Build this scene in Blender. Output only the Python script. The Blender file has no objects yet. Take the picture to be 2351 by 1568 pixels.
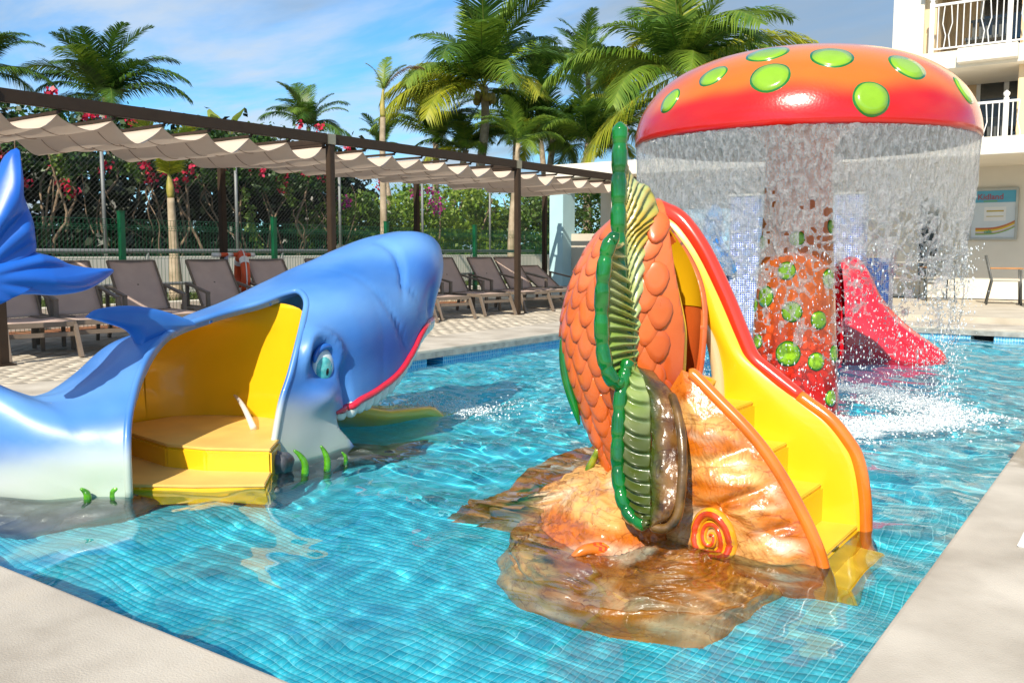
import bpy, bmesh, math, random
import numpy as np
from mathutils import Vector, Matrix
sc = bpy.context.scene
col = sc.collection
R = math.radians
rng = np.random.default_rng(7)
random.seed(7)
# ---------------------------------------------------------------- camera
EYE = 1.05; PITCH = math.atan(207/2092.0); YAW = R(35.4)
cam = bpy.data.cameras.new('camera'); camo = bpy.data.objects.new('camera', cam); col.objects.link(camo)
camo.location = (0, 0, EYE); camo.rotation_euler = (math.pi/2-PITCH, 0, YAW)
cam.sensor_width = 36; cam.lens = 2092/2351*36; cam.clip_end = 3000; cam.clip_start = 0.05
sc.camera = camo
# ---------------------------------------------------------------- sky, sun, exposure
SUN_EL = R(40); sdx, sdy = 0.26, -0.966
sun_rot = math.atan2(sdx, sdy)
w = bpy.data.worlds.new('World'); sc.world = w; w.use_nodes = True
nt = w.node_tree; N = nt.nodes; L = nt.links
sky = N.new('ShaderNodeTexSky'); sky.sky_type = 'NISHITA'; sky.sun_disc = False
sky.sun_elevation = SUN_EL; sky.sun_rotation = sun_rot % (2*math.pi); sky.air_density = 1.0; sky.dust_density = 0.5; sky.ozone_density = 1.6
bg = N['Background']; bg.inputs[1].default_value = 0.125
tc = N.new('ShaderNodeTexCoord'); sep = N.new('ShaderNodeSeparateXYZ'); L.new(tc.outputs['Generated'], sep.inputs[0])
def wmath(op, a, b=None, clamp=False):
    n = N.new('ShaderNodeMath'); n.operation = op; n.use_clamp = clamp
    for i, v in enumerate((a, b)):
        if v is None: continue
        if isinstance(v, (int, float)): n.inputs[i].default_value = v
        else: L.new(v, n.inputs[i])
    return n.outputs[0]
zz = wmath('ADD', wmath('MAXIMUM', sep.outputs[2], 0.0), 0.16)
cmb = N.new('ShaderNodeCombineXYZ')
L.new(wmath('DIVIDE', sep.outputs[0], zz), cmb.inputs[0]); L.new(wmath('DIVIDE', sep.outputs[1], zz), cmb.inputs[1])
def cloud(scale, detail, rough, lo, hi, off, dist=0.3):
    mp = N.new('ShaderNodeMapping'); mp.inputs['Location'].default_value = off; mp.inputs['Rotation'].default_value = (0, 0, 0.5)
    mp.inputs['Scale'].default_value = (1, 1.9, 1)
    L.new(cmb.outputs[0], mp.inputs[0])
    n = N.new('ShaderNodeTexNoise'); n.inputs['Scale'].default_value = scale; n.inputs['Detail'].default_value = detail; n.inputs['Roughness'].default_value = rough; n.inputs['Distortion'].default_value = dist
    L.new(mp.outputs[0], n.inputs[0])
    r = N.new('ShaderNodeMapRange'); r.interpolation_type = 'SMOOTHSTEP'; r.inputs[1].default_value = lo; r.inputs[2].default_value = hi
    L.new(n.outputs[0], r.inputs[0]); return r.outputs[0]
c1 = cloud(0.85, 10, 0.58, 0.38, 0.66, (3.1, 0.4, 0))
c2 = cloud(0.55, 7, 0.52, 0.45, 0.64, (9.1, 4.2, 0))
mixs = N.new('ShaderNodeMix'); mixs.data_type = 'RGBA'; mixs.inputs[7].default_value = (4.1, 4.55, 5.0, 1)
L.new(wmath('MULTIPLY', c1, 0.85), mixs.inputs[0])
gain = N.new('ShaderNodeMix'); gain.data_type = 'RGBA'; gain.blend_type = 'MULTIPLY'; gain.inputs[0].default_value = 1; gain.inputs[7].default_value = (0.42, 0.86, 1.18, 1)
L.new(sky.outputs[0], gain.inputs[6]); L.new(gain.outputs[2], mixs.inputs[6])
mix2 = N.new('ShaderNodeMix'); mix2.data_type = 'RGBA'; mix2.inputs[7].default_value = (1.9, 2.4, 2.9, 1)
L.new(wmath('MULTIPLY', c2, 0.75), mix2.inputs[0]); L.new(mixs.outputs[2], mix2.inputs[6]); L.new(mix2.outputs[2], bg.inputs[0])
sl = bpy.data.lights.new('sun', 'SUN'); so = bpy.data.objects.new('sun', sl); col.objects.link(so)
sl.energy = 5.0; sl.angle = R(0.5); sl.color = (1.0, 0.905, 0.76)
so.rotation_euler = Vector((-sdx*math.cos(SUN_EL), -sdy*math.cos(SUN_EL), -math.sin(SUN_EL))).to_track_quat('-Z', 'Y').to_euler()
so.location = (-5, -8, 12)
sl.cycles.is_caustics_light = True
sc.view_settings.view_transform = 'Standard'; sc.view_settings.look = 'None'; sc.view_settings.gamma = 1; sc.view_settings.exposure = 0.44
sc.render.engine = 'CYCLES'
sc.cycles.use_denoising = True; sc.cycles.max_bounces = 10; sc.cycles.transparent_max_bounces = 24; sc.cycles.sample_clamp_indirect = 6
sc.cycles.transmission_bounces = 8; sc.cycles.diffuse_bounces = 3; sc.cycles.glossy_bounces = 4
# ---------------------------------------------------------------- helpers
F_ = 2092.0; CX_, CY_ = 1175.5, 784.0
_fw = np.array([-math.sin(YAW)*math.cos(PITCH), math.cos(YAW)*math.cos(PITCH), -math.sin(PITCH)])
_rt = np.array([math.cos(YAW), math.sin(YAW), 0.0]); _up = np.cross(_rt, _fw); _C = np.array([0, 0, EYE])
def ray(x, y): return _fw + _rt*(x-CX_)/F_ - _up*(y-CY_)/F_
def on_z(x, y, z=0.0): d = ray(x, y); return _C + d*((z-EYE)/d[2])
def on_x(x, y, X): d = ray(x, y); return _C + d*(X/d[0])
def on_y(x, y, Y): d = ray(x, y); return _C + d*(Y/d[1])
def on_d(x, y, D): return _C + ray(x, y)*D

def tag(o, label=None, cat=None, group=None, kind=None):
    if label: o['label'] = label
    if cat: o['category'] = cat
    if group: o['group'] = group
    if kind: o['kind'] = kind
    return o
def thing(name, label, cat, loc=(0, 0, 0), rz=0.0, group=None):
    o = bpy.data.objects.new(name, None); o.empty_display_size = 0.1; col.objects.link(o)
    o.location = loc; o.rotation_euler = (0, 0, rz)
    return tag(o, label, cat, group)
def link(name, me, parent=None, local=False):
    o = bpy.data.objects.new(name, me); col.objects.link(o)
    if parent is not None:
        o.parent = parent
        if not local:
            p = parent; loc = Vector((0, 0, 0))
            while p is not None: loc = loc + p.location; p = p.parent
            o.location = -loc
    return o
def mesh_np(name, V, Fa, mat, parent=None, cols=None, smooth=True, local=False, midx=None):
    V = np.asarray(V, dtype=np.float32).reshape(-1, 3); Fa = np.asarray(Fa, dtype=np.int32)
    me = bpy.data.meshes.new(name); k = Fa.shape[1]; n = Fa.shape[0]
    me.vertices.add(len(V)); me.vertices.foreach_set('co', V.ravel())
    me.loops.add(n*k); me.loops.foreach_set('vertex_index', Fa.ravel())
    me.polygons.add(n); me.polygons.foreach_set('loop_start', np.arange(0, n*k, k, dtype=np.int32))
    try: me.polygons.foreach_set('loop_total', np.full(n, k, dtype=np.int32))
    except Exception: pass
    if midx is not None: me.polygons.foreach_set('material_index', np.asarray(midx, dtype=np.int32))
    me.update(calc_edges=True)
    for m in (mat if isinstance(mat, (list, tuple)) else [mat]): me.materials.append(m)
    if cols is not None:
        a = me.color_attributes.new('Col', 'FLOAT_COLOR', 'POINT')
        c = np.ones((len(V), 4), dtype=np.float32); c[:, :3] = cols; a.data.foreach_set('color', c.ravel())
    if smooth: me.shade_smooth()
    me.validate()
    return link(name, me, parent, local)
class MB:
    def __init__(s): s.v = []; s.f = []
    def add(s, vs, fs):
        b = len(s.v); s.v += [tuple(map(float, p)) for p in vs]; s.f += [tuple(i+b for i in f) for f in fs]; return s
    def box(s, c, d, rz=0.0, M=None):
        x, y, z = d[0]/2, d[1]/2, d[2]/2
        vs = [Vector((sx*x, sy*y, sz*z)) for sx in (-1, 1) for sy in (-1, 1) for sz in (-1, 1)]
        Mr = M if M is not None else Matrix.Rotation(rz, 3, 'Z')
        vs = [Mr @ p + Vector(c) for p in vs]
        return s.add(vs, [(0, 1, 3, 2), (4, 6, 7, 5), (0, 4, 5, 1), (2, 3, 7, 6), (0, 2, 6, 4), (1, 5, 7, 3)])
    def bar(s, a, b, wd, ht, up=(0, 0, 1)):
        a = Vector(a); b = Vector(b); d = (b-a); ln = d.length; d = d/ln
        u = Vector(up); sx = d.cross(u)
        if sx.length < 1e-4: sx = d.cross(Vector((1, 0, 0)))
        sx.normalize(); uu = sx.cross(d)
        vs = [p + sx*(i*wd/2) + uu*(j*ht/2) for p in (a, b) for i in (-1, 1) for j in (-1, 1)]
        return s.add(vs, [(0, 1, 3, 2), (4, 6, 7, 5), (0, 4, 5, 1), (2, 3, 7, 6), (0, 2, 6, 4), (1, 5, 7, 3)])
    def tube(s, pts, rad, n=8, cap=True):
        pts = [Vector(p) for p in pts]; m = len(pts)
        if not hasattr(rad, '__len__'): rad = [rad]*m
        t0 = (pts[1]-pts[0]).normalized(); ref = Vector((0, 0, 1)) if abs(t0.z) < 0.9 else Vector((1, 0, 0))
        u = t0.cross(ref).normalized(); vs = []
        for i in range(m):
            t = (pts[min(i+1, m-1)]-pts[max(i-1, 0)])
            if t.length < 1e-9: t = t0
            t = t.normalized(); u = (u - t*u.dot(t))
            if u.length < 1e-6: u = t.orthogonal()
            u.normalize(); vv = t.cross(u)
            for k in range(n):
                a = 2*math.pi*k/n; vs.append(pts[i] + (u*math.cos(a)+vv*math.sin(a))*rad[i])
        fs = [(i*n+k, i*n+(k+1) % n, (i+1)*n+(k+1) % n, (i+1)*n+k) for i in range(m-1) for k in range(n)]
        if cap: fs += [tuple(range(n-1, -1, -1)), tuple((m-1)*n+k for k in range(n))]
        return s.add(vs, fs)
    def lathe(s, prof, n=32, c=(0, 0, 0), cap=False):
        vs = [(c[0]+r*math.cos(2*math.pi*k/n), c[1]+r*math.sin(2*math.pi*k/n), c[2]+z) for r, z in prof for k in range(n)]
        m = len(prof)
        fs = [(i*n+k, i*n+(k+1) % n, (i+1)*n+(k+1) % n, (i+1)*n+k) for i in range(m-1) for k in range(n)]
        if cap: fs += [tuple(range(n-1, -1, -1)), tuple((m-1)*n+k for k in range(n))]
        return s.add(vs, fs)
    def prism(s, poly, z0, z1):
        n = len(poly)
        return s.add([(x, y, z0) for x, y in poly]+[(x, y, z1) for x, y in poly],
                     [tuple(range(n-1, -1, -1)), tuple(range(n, 2*n))]+[(i, (i+1) % n, n+(i+1) % n, n+i) for i in range(n)])
    def build(s, name, mat, parent=None, smooth=False, bevel=0.0, local=False, seg=2, kind=None):
        me = bpy.data.meshes.new(name); me.from_pydata(s.v, [], s.f); me.materials.append(mat)
        if smooth: me.shade_smooth()
        if bevel > 0:
            bm = bmesh.new(); bm.from_mesh(me)
            bmesh.ops.bevel(bm, geom=[e for e in bm.edges], offset=bevel, segments=seg, affect='EDGES', clamp_overlap=True)
            bm.to_mesh(me); bm.free()
        me.update(); o = link(name, me, parent, local)
        if kind: o['kind'] = kind
        return o
def copy_tree(o, parent=None):
    c = o.copy(); col.objects.link(c)
    if parent is not None: c.parent = parent
    for ch in list(o.children): copy_tree(ch, c)
    return c
def interp(x, xs, ys): return np.interp(x, xs, ys)
def sstep(a, b, x):
    t = np.clip((np.asarray(x, float)-a)/(b-a), 0, 1); return t*t*(3-2*t)
def spline(pts, n):
    """Catmull-Rom through points"""
    P = np.asarray(pts, float); m = len(P); P = np.vstack([2*P[0]-P[1], P, 2*P[-1]-P[-2]])
    out = []
    for q in np.linspace(0, m-1-1e-9, n):
        i = int(q); t = q-i; p0, p1, p2, p3 = P[i:i+4]
        out.append(0.5*((2*p1)+(-p0+p2)*t+(2*p0-5*p1+4*p2-p3)*t*t+(-p0+3*p1-3*p2+p3)*t**3))
    return np.array(out)
# value noise (numpy) for sculpting
_perm = np.random.default_rng(3).random((64, 64, 64))
def vnoise(P, s):
    P = np.asarray(P, float)*s; i = np.floor(P).astype(int); f = P-i; f = f*f*(3-2*f); r = 0
    for dx in (0, 1):
        for dy in (0, 1):
            for dz in (0, 1):
                wgt = (f[..., 0] if dx else 1-f[..., 0])*(f[..., 1] if dy else 1-f[..., 1])*(f[..., 2] if dz else 1-f[..., 2])
                r = r + wgt*_perm[(i[..., 0]+dx) % 64, (i[..., 1]+dy) % 64, (i[..., 2]+dz) % 64]
    return r*2-1
def fbm(P, s, o=4):
    r = 0; a = 1.0
    for k in range(o): r = r + a*vnoise(np.asarray(P)+k*7.3, s); s *= 2.03; a *= 0.5
    return r
# ---------------------------------------------------------------- materials
def newmat(name):
    m = bpy.data.materials.new(name); m.use_nodes = True
    return m, m.node_tree, m.node_tree.nodes['Principled BSDF']
def C4(c): return (c[0], c[1], c[2], 1)
def mat(name, c, rough=0.5, var=0.12, vs=6.0, bump=0.0, bs=40.0, metal=0.0, coat=0.0, attr=False, spec=0.5, c2=None, det=5, trans=0.0, sheen=0.0, bdist=0.01, alpha=None):
    m, t, b = newmat(name); n = t.nodes; l = t.links
    tc = n.new('ShaderNodeTexCoord'); nz = n.new('ShaderNodeTexNoise'); nz.inputs['Scale'].default_value = vs; nz.inputs['Detail'].default_value = det
    l.new(tc.outputs['Object'], nz.inputs['Vector'])
    mr = n.new('ShaderNodeMapRange'); mr.inputs[1].default_value = 0.3; mr.inputs[2].default_value = 0.7; l.new(nz.outputs[0], mr.inputs[0])
    mx = n.new('ShaderNodeMix'); mx.data_type = 'RGBA'
    l.new(mr.outputs[0], mx.inputs[0])
    if attr:
        at = n.new('ShaderNodeVertexColor'); at.layer_name = 'Col'
        d = n.new('ShaderNodeMix'); d.data_type = 'RGBA'; d.blend_type = 'MULTIPLY'; d.inputs[0].default_value = 1; l.new(at.outputs[0], d.inputs[6])
        d.inputs[7].default_value = (1-var, 1-var, 1-var, 1)
        l.new(d.outputs[2], mx.inputs[6]); l.new(at.outputs[0], mx.inputs[7])
    else:
        mx.inputs[6].default_value = C4([x*(1-var) for x in c]); mx.inputs[7].default_value = C4(c2 if c2 else [min(1, x*(1+var)) for x in c])
    l.new(mx.outputs[2], b.inputs['Base Color'])
    rr = n.new('ShaderNodeMapRange'); rr.inputs[3].default_value = max(0, rough*0.85); rr.inputs[4].default_value = min(1, rough*1.2); l.new(nz.outputs[0], rr.inputs[0]); l.new(rr.outputs[0], b.inputs['Roughness'])
    b.inputs['Metallic'].default_value = metal; b.inputs['Coat Weight'].default_value = coat; b.inputs['Coat Roughness'].default_value = 0.04
    b.inputs['Specular IOR Level'].default_value = spec
    if trans: b.inputs['Transmission Weight'].default_value = trans
    if bump > 0:
        nb = n.new('ShaderNodeTexNoise'); nb.inputs['Scale'].default_value = bs; nb.inputs['Detail'].default_value = 4; l.new(tc.outputs['Object'], nb.inputs['Vector'])
        bp = n.new('ShaderNodeBump'); bp.inputs['Strength'].default_value = bump; bp.inputs['Distance'].default_value = bdist; l.new(nb.outputs[0], bp.inputs['Height']); l.new(bp.outputs[0], b.inputs['Normal'])
    return m
def leafmat(name, c, c2, vs=3.0, transl=0.35, rough=0.45):
    m, t, b = newmat(name); n = t.nodes; l = t.links
    g = n.new('ShaderNodeNewGeometry'); nz = n.new('ShaderNodeTexNoise'); nz.inputs['Scale'].default_value = vs; l.new(g.outputs['Position'], nz.inputs['Vector'])
    ad = n.new('ShaderNodeMath'); ad.operation = 'MULTIPLY_ADD'; ad.inputs[1].default_value = 0.45; ad.inputs[2].default_value = -0.22
    l.new(g.outputs['Random Per Island'], ad.inputs[0])
    s = n.new('ShaderNodeMath'); s.operation = 'ADD'; l.new(ad.outputs[0], s.inputs[0]); l.new(nz.outputs[0], s.inputs[1])
    mr = n.new('ShaderNodeMapRange'); mr.inputs[1].default_value = 0.25; mr.inputs[2].default_value = 0.75; l.new(s.outputs[0], mr.inputs[0])
    mx = n.new('ShaderNodeMix'); mx.data_type = 'RGBA'; mx.inputs[6].default_value = C4(c); mx.inputs[7].default_value = C4(c2); l.new(mr.outputs[0], mx.inputs[0])
    l.new(mx.outputs[2], b.inputs['Base Color']); b.inputs['Roughness'].default_value = rough
    tr = n.new('ShaderNodeBsdfTranslucent'); l.new(mx.outputs[2], tr.inputs[0])
    ms = n.new('ShaderNodeMixShader'); ms.inputs[0].default_value = transl; l.new(b.outputs[0], ms.inputs[1]); l.new(tr.outputs[0], ms.inputs[2])
    l.new(ms.outputs[0], n['Material Output'].inputs[0]); return m
def gridmat(name, pitch, grout, ca, cb, cc=None, gw=0.1, rough=0.15, axes='xy', bump=0.4):
    """square tiles: colour per tile, grout lines; axes choose the tiling plane (world position)"""
    m, t, b = newmat(name); n = t.nodes; l = t.links
    g = n.new('ShaderNodeNewGeometry'); sx = n.new('ShaderNodeSeparateXYZ'); l.new(g.outputs['Position'], sx.inputs[0])
    def mt(op, a, bb=None, c=None):
        q = n.new('ShaderNodeMath'); q.operation = op
        for i, v in enumerate((a, bb, c)):
            if v is None: continue
            if isinstance(v, (int, float)): q.inputs[i].default_value = v
            else: l.new(v, q.inputs[i])
        return q.outputs[0]
    src = {'x': sx.outputs[0], 'y': sx.outputs[1], 'z': sx.outputs[2], 's': mt('ADD', sx.outputs[0], sx.outputs[1])}
    u = mt('DIVIDE', src[axes[0]], pitch); v = mt('DIVIDE', src[axes[1]], pitch)
    fu, fv = mt('FRACT', u), mt('FRACT', v)
    du = mt('ABSOLUTE', mt('SUBTRACT', fu, 0.5)); dv = mt('ABSOLUTE', mt('SUBTRACT', fv, 0.5))
    mx_ = mt('MAXIMUM', du, dv); tile = mt('LESS_THAN', mx_, 0.5-gw/2)
    cm = n.new('ShaderNodeCombineXYZ'); l.new(mt('FLOOR', u), cm.inputs[0]); l.new(mt('FLOOR', v), cm.inputs[1])
    wn = n.new('ShaderNodeTexWhiteNoise'); l.new(cm.outputs[0], wn.inputs[0])
    cr = n.new('ShaderNodeValToRGB'); e = cr.color_ramp.elements; e[0].position = 0; e[0].color = C4(ca); e[1].position = 1; e[1].color = C4(cb)
    if cc: q = cr.color_ramp.elements.new(0.5); q.color = C4(cc)
    l.new(wn.outputs[0], cr.inputs[0])
    mx = n.new('ShaderNodeMix'); mx.data_type = 'RGBA'; mx.inputs[6].default_value = C4(grout); l.new(tile, mx.inputs[0]); l.new(cr.outputs[0], mx.inputs[7])
    l.new(mx.outputs[2], b.inputs['Base Color']); b.inputs['Roughness'].default_value = rough
    if bump: bp = n.new('ShaderNodeBump'); bp.inputs['Strength'].default_value = bump; bp.inputs['Distance'].default_value = 0.002; l.new(tile, bp.inputs['Height']); l.new(bp.outputs[0], b.inputs['Normal'])
    return m
# ================================================================ SETTING
PX0, PX1, PY0, PY1 = -6.30, -0.57, 1.42, 13.70     # pool edges
WZ, FZ = -0.15, -0.56                               # water level, pool floor
M_ground = mat('ground_soil', (0.16, 0.13, 0.09), 0.95, 0.3, 0.4, 0.4, 8)
M_conc = mat('coping_concrete', (0.40, 0.35, 0.28), 0.88, 0.2, 2.2, 0.55, 160, c2=(0.60, 0.55, 0.465), bdist=0.004, det=9)
def wet_patch(m):
    t = m.node_tree; n = t.nodes; l = t.links; b = n['Principled BSDF']; src = b.inputs['Base Color'].links[0].from_socket; rsrc = b.inputs['Roughness'].links[0].from_socket
    g = n.new('ShaderNodeNewGeometry'); mp = n.new('ShaderNodeMapping'); mp.vector_type = 'TEXTURE'; mp.inputs['Location'].default_value = (-.2, 6.75, 0); mp.inputs['Scale'].default_value = (.75, 2.1, 1); l.new(g.outputs['Position'], mp.inputs[0])
    ln = n.new('ShaderNodeVectorMath'); ln.operation = 'LENGTH'; l.new(mp.outputs[0], ln.inputs[0]); nz = n.new('ShaderNodeTexNoise'); nz.inputs['Scale'].default_value = 2.2; nz.inputs['Detail'].default_value = 6; l.new(g.outputs['Position'], nz.inputs[0])
    ad = n.new('ShaderNodeMath'); ad.operation = 'MULTIPLY_ADD'; ad.inputs[1].default_value = .9; l.new(nz.outputs[0], ad.inputs[0]); l.new(ln.outputs['Value'], ad.inputs[2])
    mr = n.new('ShaderNodeMapRange'); mr.inputs[1].default_value = 1.36; mr.inputs[2].default_value = 1.42; mr.inputs[3].default_value = 1; mr.inputs[4].default_value = 0; l.new(ad.outputs[0], mr.inputs[0])
    mx = n.new('ShaderNodeMix'); mx.data_type = 'RGBA'; mx.blend_type = 'MULTIPLY'; mx.inputs[7].default_value = (.60, .57, .52, 1); l.new(mr.outputs[0], mx.inputs[0]); l.new(src, mx.inputs[6]); l.new(mx.outputs[2], b.inputs['Base Color'])
    mf = n.new('ShaderNodeMix'); mf.data_type = 'FLOAT'; mf.inputs[3].default_value = .3; l.new(mr.outputs[0], mf.inputs[0]); l.new(rsrc, mf.inputs[2]); l.new(mf.outputs[0], b.inputs['Roughness'])
    # scattered stains and pores
    sn = n.new('ShaderNodeTexNoise'); sn.inputs['Scale'].default_value = 1.1; sn.inputs['Detail'].default_value = 10; sn.inputs['Roughness'].default_value = .7; l.new(g.outputs['Position'], sn.inputs[0]); sr = n.new('ShaderNodeMapRange'); sr.inputs[1].default_value = .56; sr.inputs[2].default_value = .74; sr.inputs[4].default_value = .55; l.new(sn.outputs[0], sr.inputs[0])
    sx = n.new('ShaderNodeMix'); sx.data_type = 'RGBA'; sx.blend_type = 'MULTIPLY'; sx.inputs[7].default_value = (.62, .52, .38, 1); l.new(sr.outputs[0], sx.inputs[0]); l.new(mx.outputs[2], sx.inputs[6]); l.new(sx.outputs[2], b.inputs['Base Color'])
wet_patch(M_conc)
M_conc_side = mat('coping_side', (0.30, 0.295, 0.27), 0.9, 0.35, 9, 0.6, 90)
M_paver = mat('paver_stone', (0.42, 0.36, 0.27), 0.85, 0.25, 2.3, 0.5, 120, c2=(0.58, 0.52, 0.42), bdist=0.004)
M_joint = mat('paver_joint', (0.30, 0.25, 0.19), 0.95, 0.2, 20, 0.3, 100)
M_floor_tile = gridmat('pool_tiles', 0.034, (0.22, 0.68, 0.78), (0.02, 0.46, 0.62), (0.05, 0.60, 0.74), (0.035, 0.53, 0.68), gw=0.09, rough=0.5)
M_wall_tile_y = gridmat('pool_wall_tiles_y', 0.034, (0.5, 0.68, 0.72), (0.02, 0.2, 0.5), (0.06, 0.35, 0.62), gw=0.12, axes='yz')
M_wall_tile_x = gridmat('pool_wall_tiles_x', 0.034, (0.6, 0.75, 0.78), (0.05, 0.3, 0.6), (0.2, 0.55, 0.75), gw=0.14, axes='xz')
M_dark = mat('dark_recess', (0.02, 0.02, 0.02), 0.8)
M_white_pl = mat('white_plastic', (0.75, 0.76, 0.76), 0.35, 0.05)
# ground sheet with a hole where the pool is (four strips)
S = 900.0; GZ = -0.06
def sheet(name, x0, x1, y0, y1, z, m, n=1):
    return MB().add([(x0, y0, z), (x1, y0, z), (x1, y1, z), (x0, y1, z)], [(0, 1, 2, 3)]).build(name, m)
gb = MB()
for (x0, x1, y0, y1) in ((-S, S, PY1+.3, S), (-S, S, -S, PY0-.3), (-S, PX0-.3, PY0-.3, PY1+.3), (PX1+.3, S, PY0-.3, PY1+.3)):
    gb.add([(x0, y0, GZ), (x1, y0, GZ), (x1, y1, GZ), (x0, y1, GZ)], [(0, 1, 2, 3)])
tag(gb.build('ground', M_ground), kind='structure')
# coping ring
def ring(profile, name, m, inner=(PX0, PX1, PY0, PY1)):
    """profile: list of (offset outward from pool edge per side (l,r,n,f), z)"""
    mb = MB(); vs = []
    for (ol, orr, on, of), z in profile:
        vs += [(inner[0]-ol, inner[2]-on, z), (inner[1]+orr, inner[2]-on, z), (inner[1]+orr, inner[3]+of, z), (inner[0]-ol, inner[3]+of, z)]
    fs = [(i*4+k, i*4+(k+1) % 4, (i+1)*4+(k+1) % 4, (i+1)*4+k) for i in range(len(profile)-1) for k in range(4)]
    return mb.add(vs, fs).build(name, m, smooth=False)
q4 = lambda a: (a, a, a, a)
CT = 0.012
co = ring([((0.95, 9, 7, 0.9), GZ), ((0.95, 9, 7, 0.9), CT-.006), ((0.945, 9, 7, 0.895), CT), (q4(0.016), CT), (q4(0.006), CT-.003), (q4(0.001), CT-.010), (q4(0), CT-.02), (q4(0.0), CT-.034)], 'pool_coping', M_conc)
tag(co, kind='structure')
tag(ring([(q4(0.0), CT-.034), (q4(0.002), CT-.10), (q4(0.03), CT-.10)], 'coping_edge', M_conc_side), kind='structure')
# pool walls (left and far walls with skimmer openings)
WT = CT-.10
wx = PX0-.03; wy = PY1+.03
def wall_with_hole(axis, fixed, a0, a1, h0, h1, hz0, hz1, depth, name, m):
    mb = MB(); p = (lambda a, z, d=0: (fixed-d, a, z)) if axis == 'y' else (lambda a, z, d=0: (a, fixed+d, z))
    def q(a, b, za, zb): mb.add([p(a, za), p(b, za), p(b, zb), p(a, zb)], [(0, 1, 2, 3)])
    q(a0, h0, FZ, WT); q(h1, a1, FZ, WT); q(h0, h1, FZ, hz0); q(h0, h1, hz1, WT) if hz1 < WT else None
    for pts in ([p(h0, hz0), p(h0, hz0, depth), p(h0, hz1, depth), p(h0, hz1)], [p(h1, hz0), p(h1, hz0, depth), p(h1, hz1, depth), p(h1, hz1)],
                [p(h0, hz0), p(h1, hz0), p(h1, hz0, depth), p(h0, hz0, depth)], [p(h0, hz1), p(h1, hz1), p(h1, hz1, depth), p(h0, hz1, depth)]):
        mb.add(pts, [(0, 1, 2, 3)])
    o = tag(mb.build(name, m), kind='structure')
    return o, mb, p
ya, yb = on_x(985, 840, PX0)[1], on_x(1022, 836, PX0)[1]
wl, _, p = wall_with_hole('y', wx, PY0, PY1, ya, yb, -0.30, WT-.001, 0.35, 'pool_wall', M_wall_tile_y)
MB().add([p(ya, -.3, .349), p(yb, -.3, .349), p(yb, WT, .349), p(ya, WT, .349)], [(0, 1, 2, 3)]).build('skimmer_recess', M_dark, wl)
xa, xb = on_y(2228, 765, PY1)[0], on_y(2282, 765, PY1)[0]
wf, _, p = wall_with_hole('x', wy, PX0, PX1, xa, xb, -0.24, WT-.001, 0.30, 'pool_wall', M_wall_tile_x)
MB().add([p(xa, -.3, .299), p(xb, -.3, .299), p(xb, WT, .299), p(xa, WT, .299)], [(0, 1, 2, 3)]).build('skimmer_recess', M_dark, wf)
MB().bar((xa-.03, PY1+.01, -.205), (xb+.03, PY1+.01, -.205), .03, .05).build('skimmer_frame', M_white_pl, wf)
tag(MB().add([(PX1+.03, PY0, FZ), (PX1+.03, PY1, FZ), (PX1+.03, PY1, WT), (PX1+.03, PY0, WT)], [(0, 1, 2, 3)]).build('pool_wall', M_wall_tile_y), kind='structure')
tag(MB().add([(PX0, PY0-.03, FZ), (PX1, PY0-.03, FZ), (PX1, PY0-.03, WT), (PX0, PY0-.03, WT)], [(0, 1, 2, 3)]).build('pool_wall', M_wall_tile_x), kind='structure')
pf = tag(MB().add([(PX0-.05, PY0-.05, FZ), (PX1+.05, PY0-.05, FZ), (PX1+.05, PY1+.05, FZ), (PX0-.05, PY1+.05, FZ)], [(0, 1, 2, 3)]).build('pool_floor', M_floor_tile), kind='structure')
# floor tiles as raised pieces where they can be told apart
pt = 0.034; half = pt*0.445; th = 0.0035
ii = np.arange(math.ceil(PX0/pt), math.floor(PX1/pt)); jj = np.arange(math.ceil(PY0/pt), math.floor(5.6/pt))
gx, gy = np.meshgrid((ii+.5)*pt, (jj+.5)*pt); cx, cy = gx.ravel(), gy.ravel()
v3 = np.stack([cx, cy, np.full_like(cx, FZ)-EYE], -1); dep = v3@_fw; sx_ = CX_+F_*(v3@_rt)/dep; sy_ = CY_-F_*(v3@_up)/dep
ok = (dep < 4.9) & (sx_ > -120) & (sx_ < 2420) & (sy_ < 1900) & (np.hypot(cx+1.65, cy-3.6) > 0.55)
cx, cy, dep, sx_, sy_ = cx[ok], cy[ok], dep[ok], sx_[ok], sy_[ok]
vis = (sx_ > 250) & (sx_ < 1250) & (sy_ > 1330) & (sy_ < 1560)
order = np.argsort(np.where(vis, dep, dep+100))
one, rest = order[:300], order[300:]
tv = np.array([(-half, -half, 0), (half, -half, 0), (half, half, 0), (-half, half, 0), (-half+.001, -half+.001, th), (half-.001, -half+.001, th), (half-.001, half-.001, th), (-half+.001, half-.001, th)])
tf = np.array([(0, 1, 5, 4), (1, 2, 6, 5), (2, 3, 7, 6), (3, 0, 4, 7), (4, 5, 6, 7)])
base_xy = np.stack([cx, cy, np.full_like(cx, FZ)], -1)
Vr = (base_xy[rest][:, None, :]+tv[None]).reshape(-1, 3); Fr = (np.arange(len(rest))[:, None, None]*8+tf[None]).reshape(-1, 4)
o = mesh_np('tile_field', Vr, Fr, M_floor_tile, pf, smooth=False); o['kind'] = 'stuff'
tme = mesh_np('tile', tv, tf, M_floor_tile, pf, smooth=False, local=True); tme.location = tuple(base_xy[one[0]])
for k in one[1:]:
    c = tme.copy(); c.location = tuple(base_xy[k]); col.objects.link(c)
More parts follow.
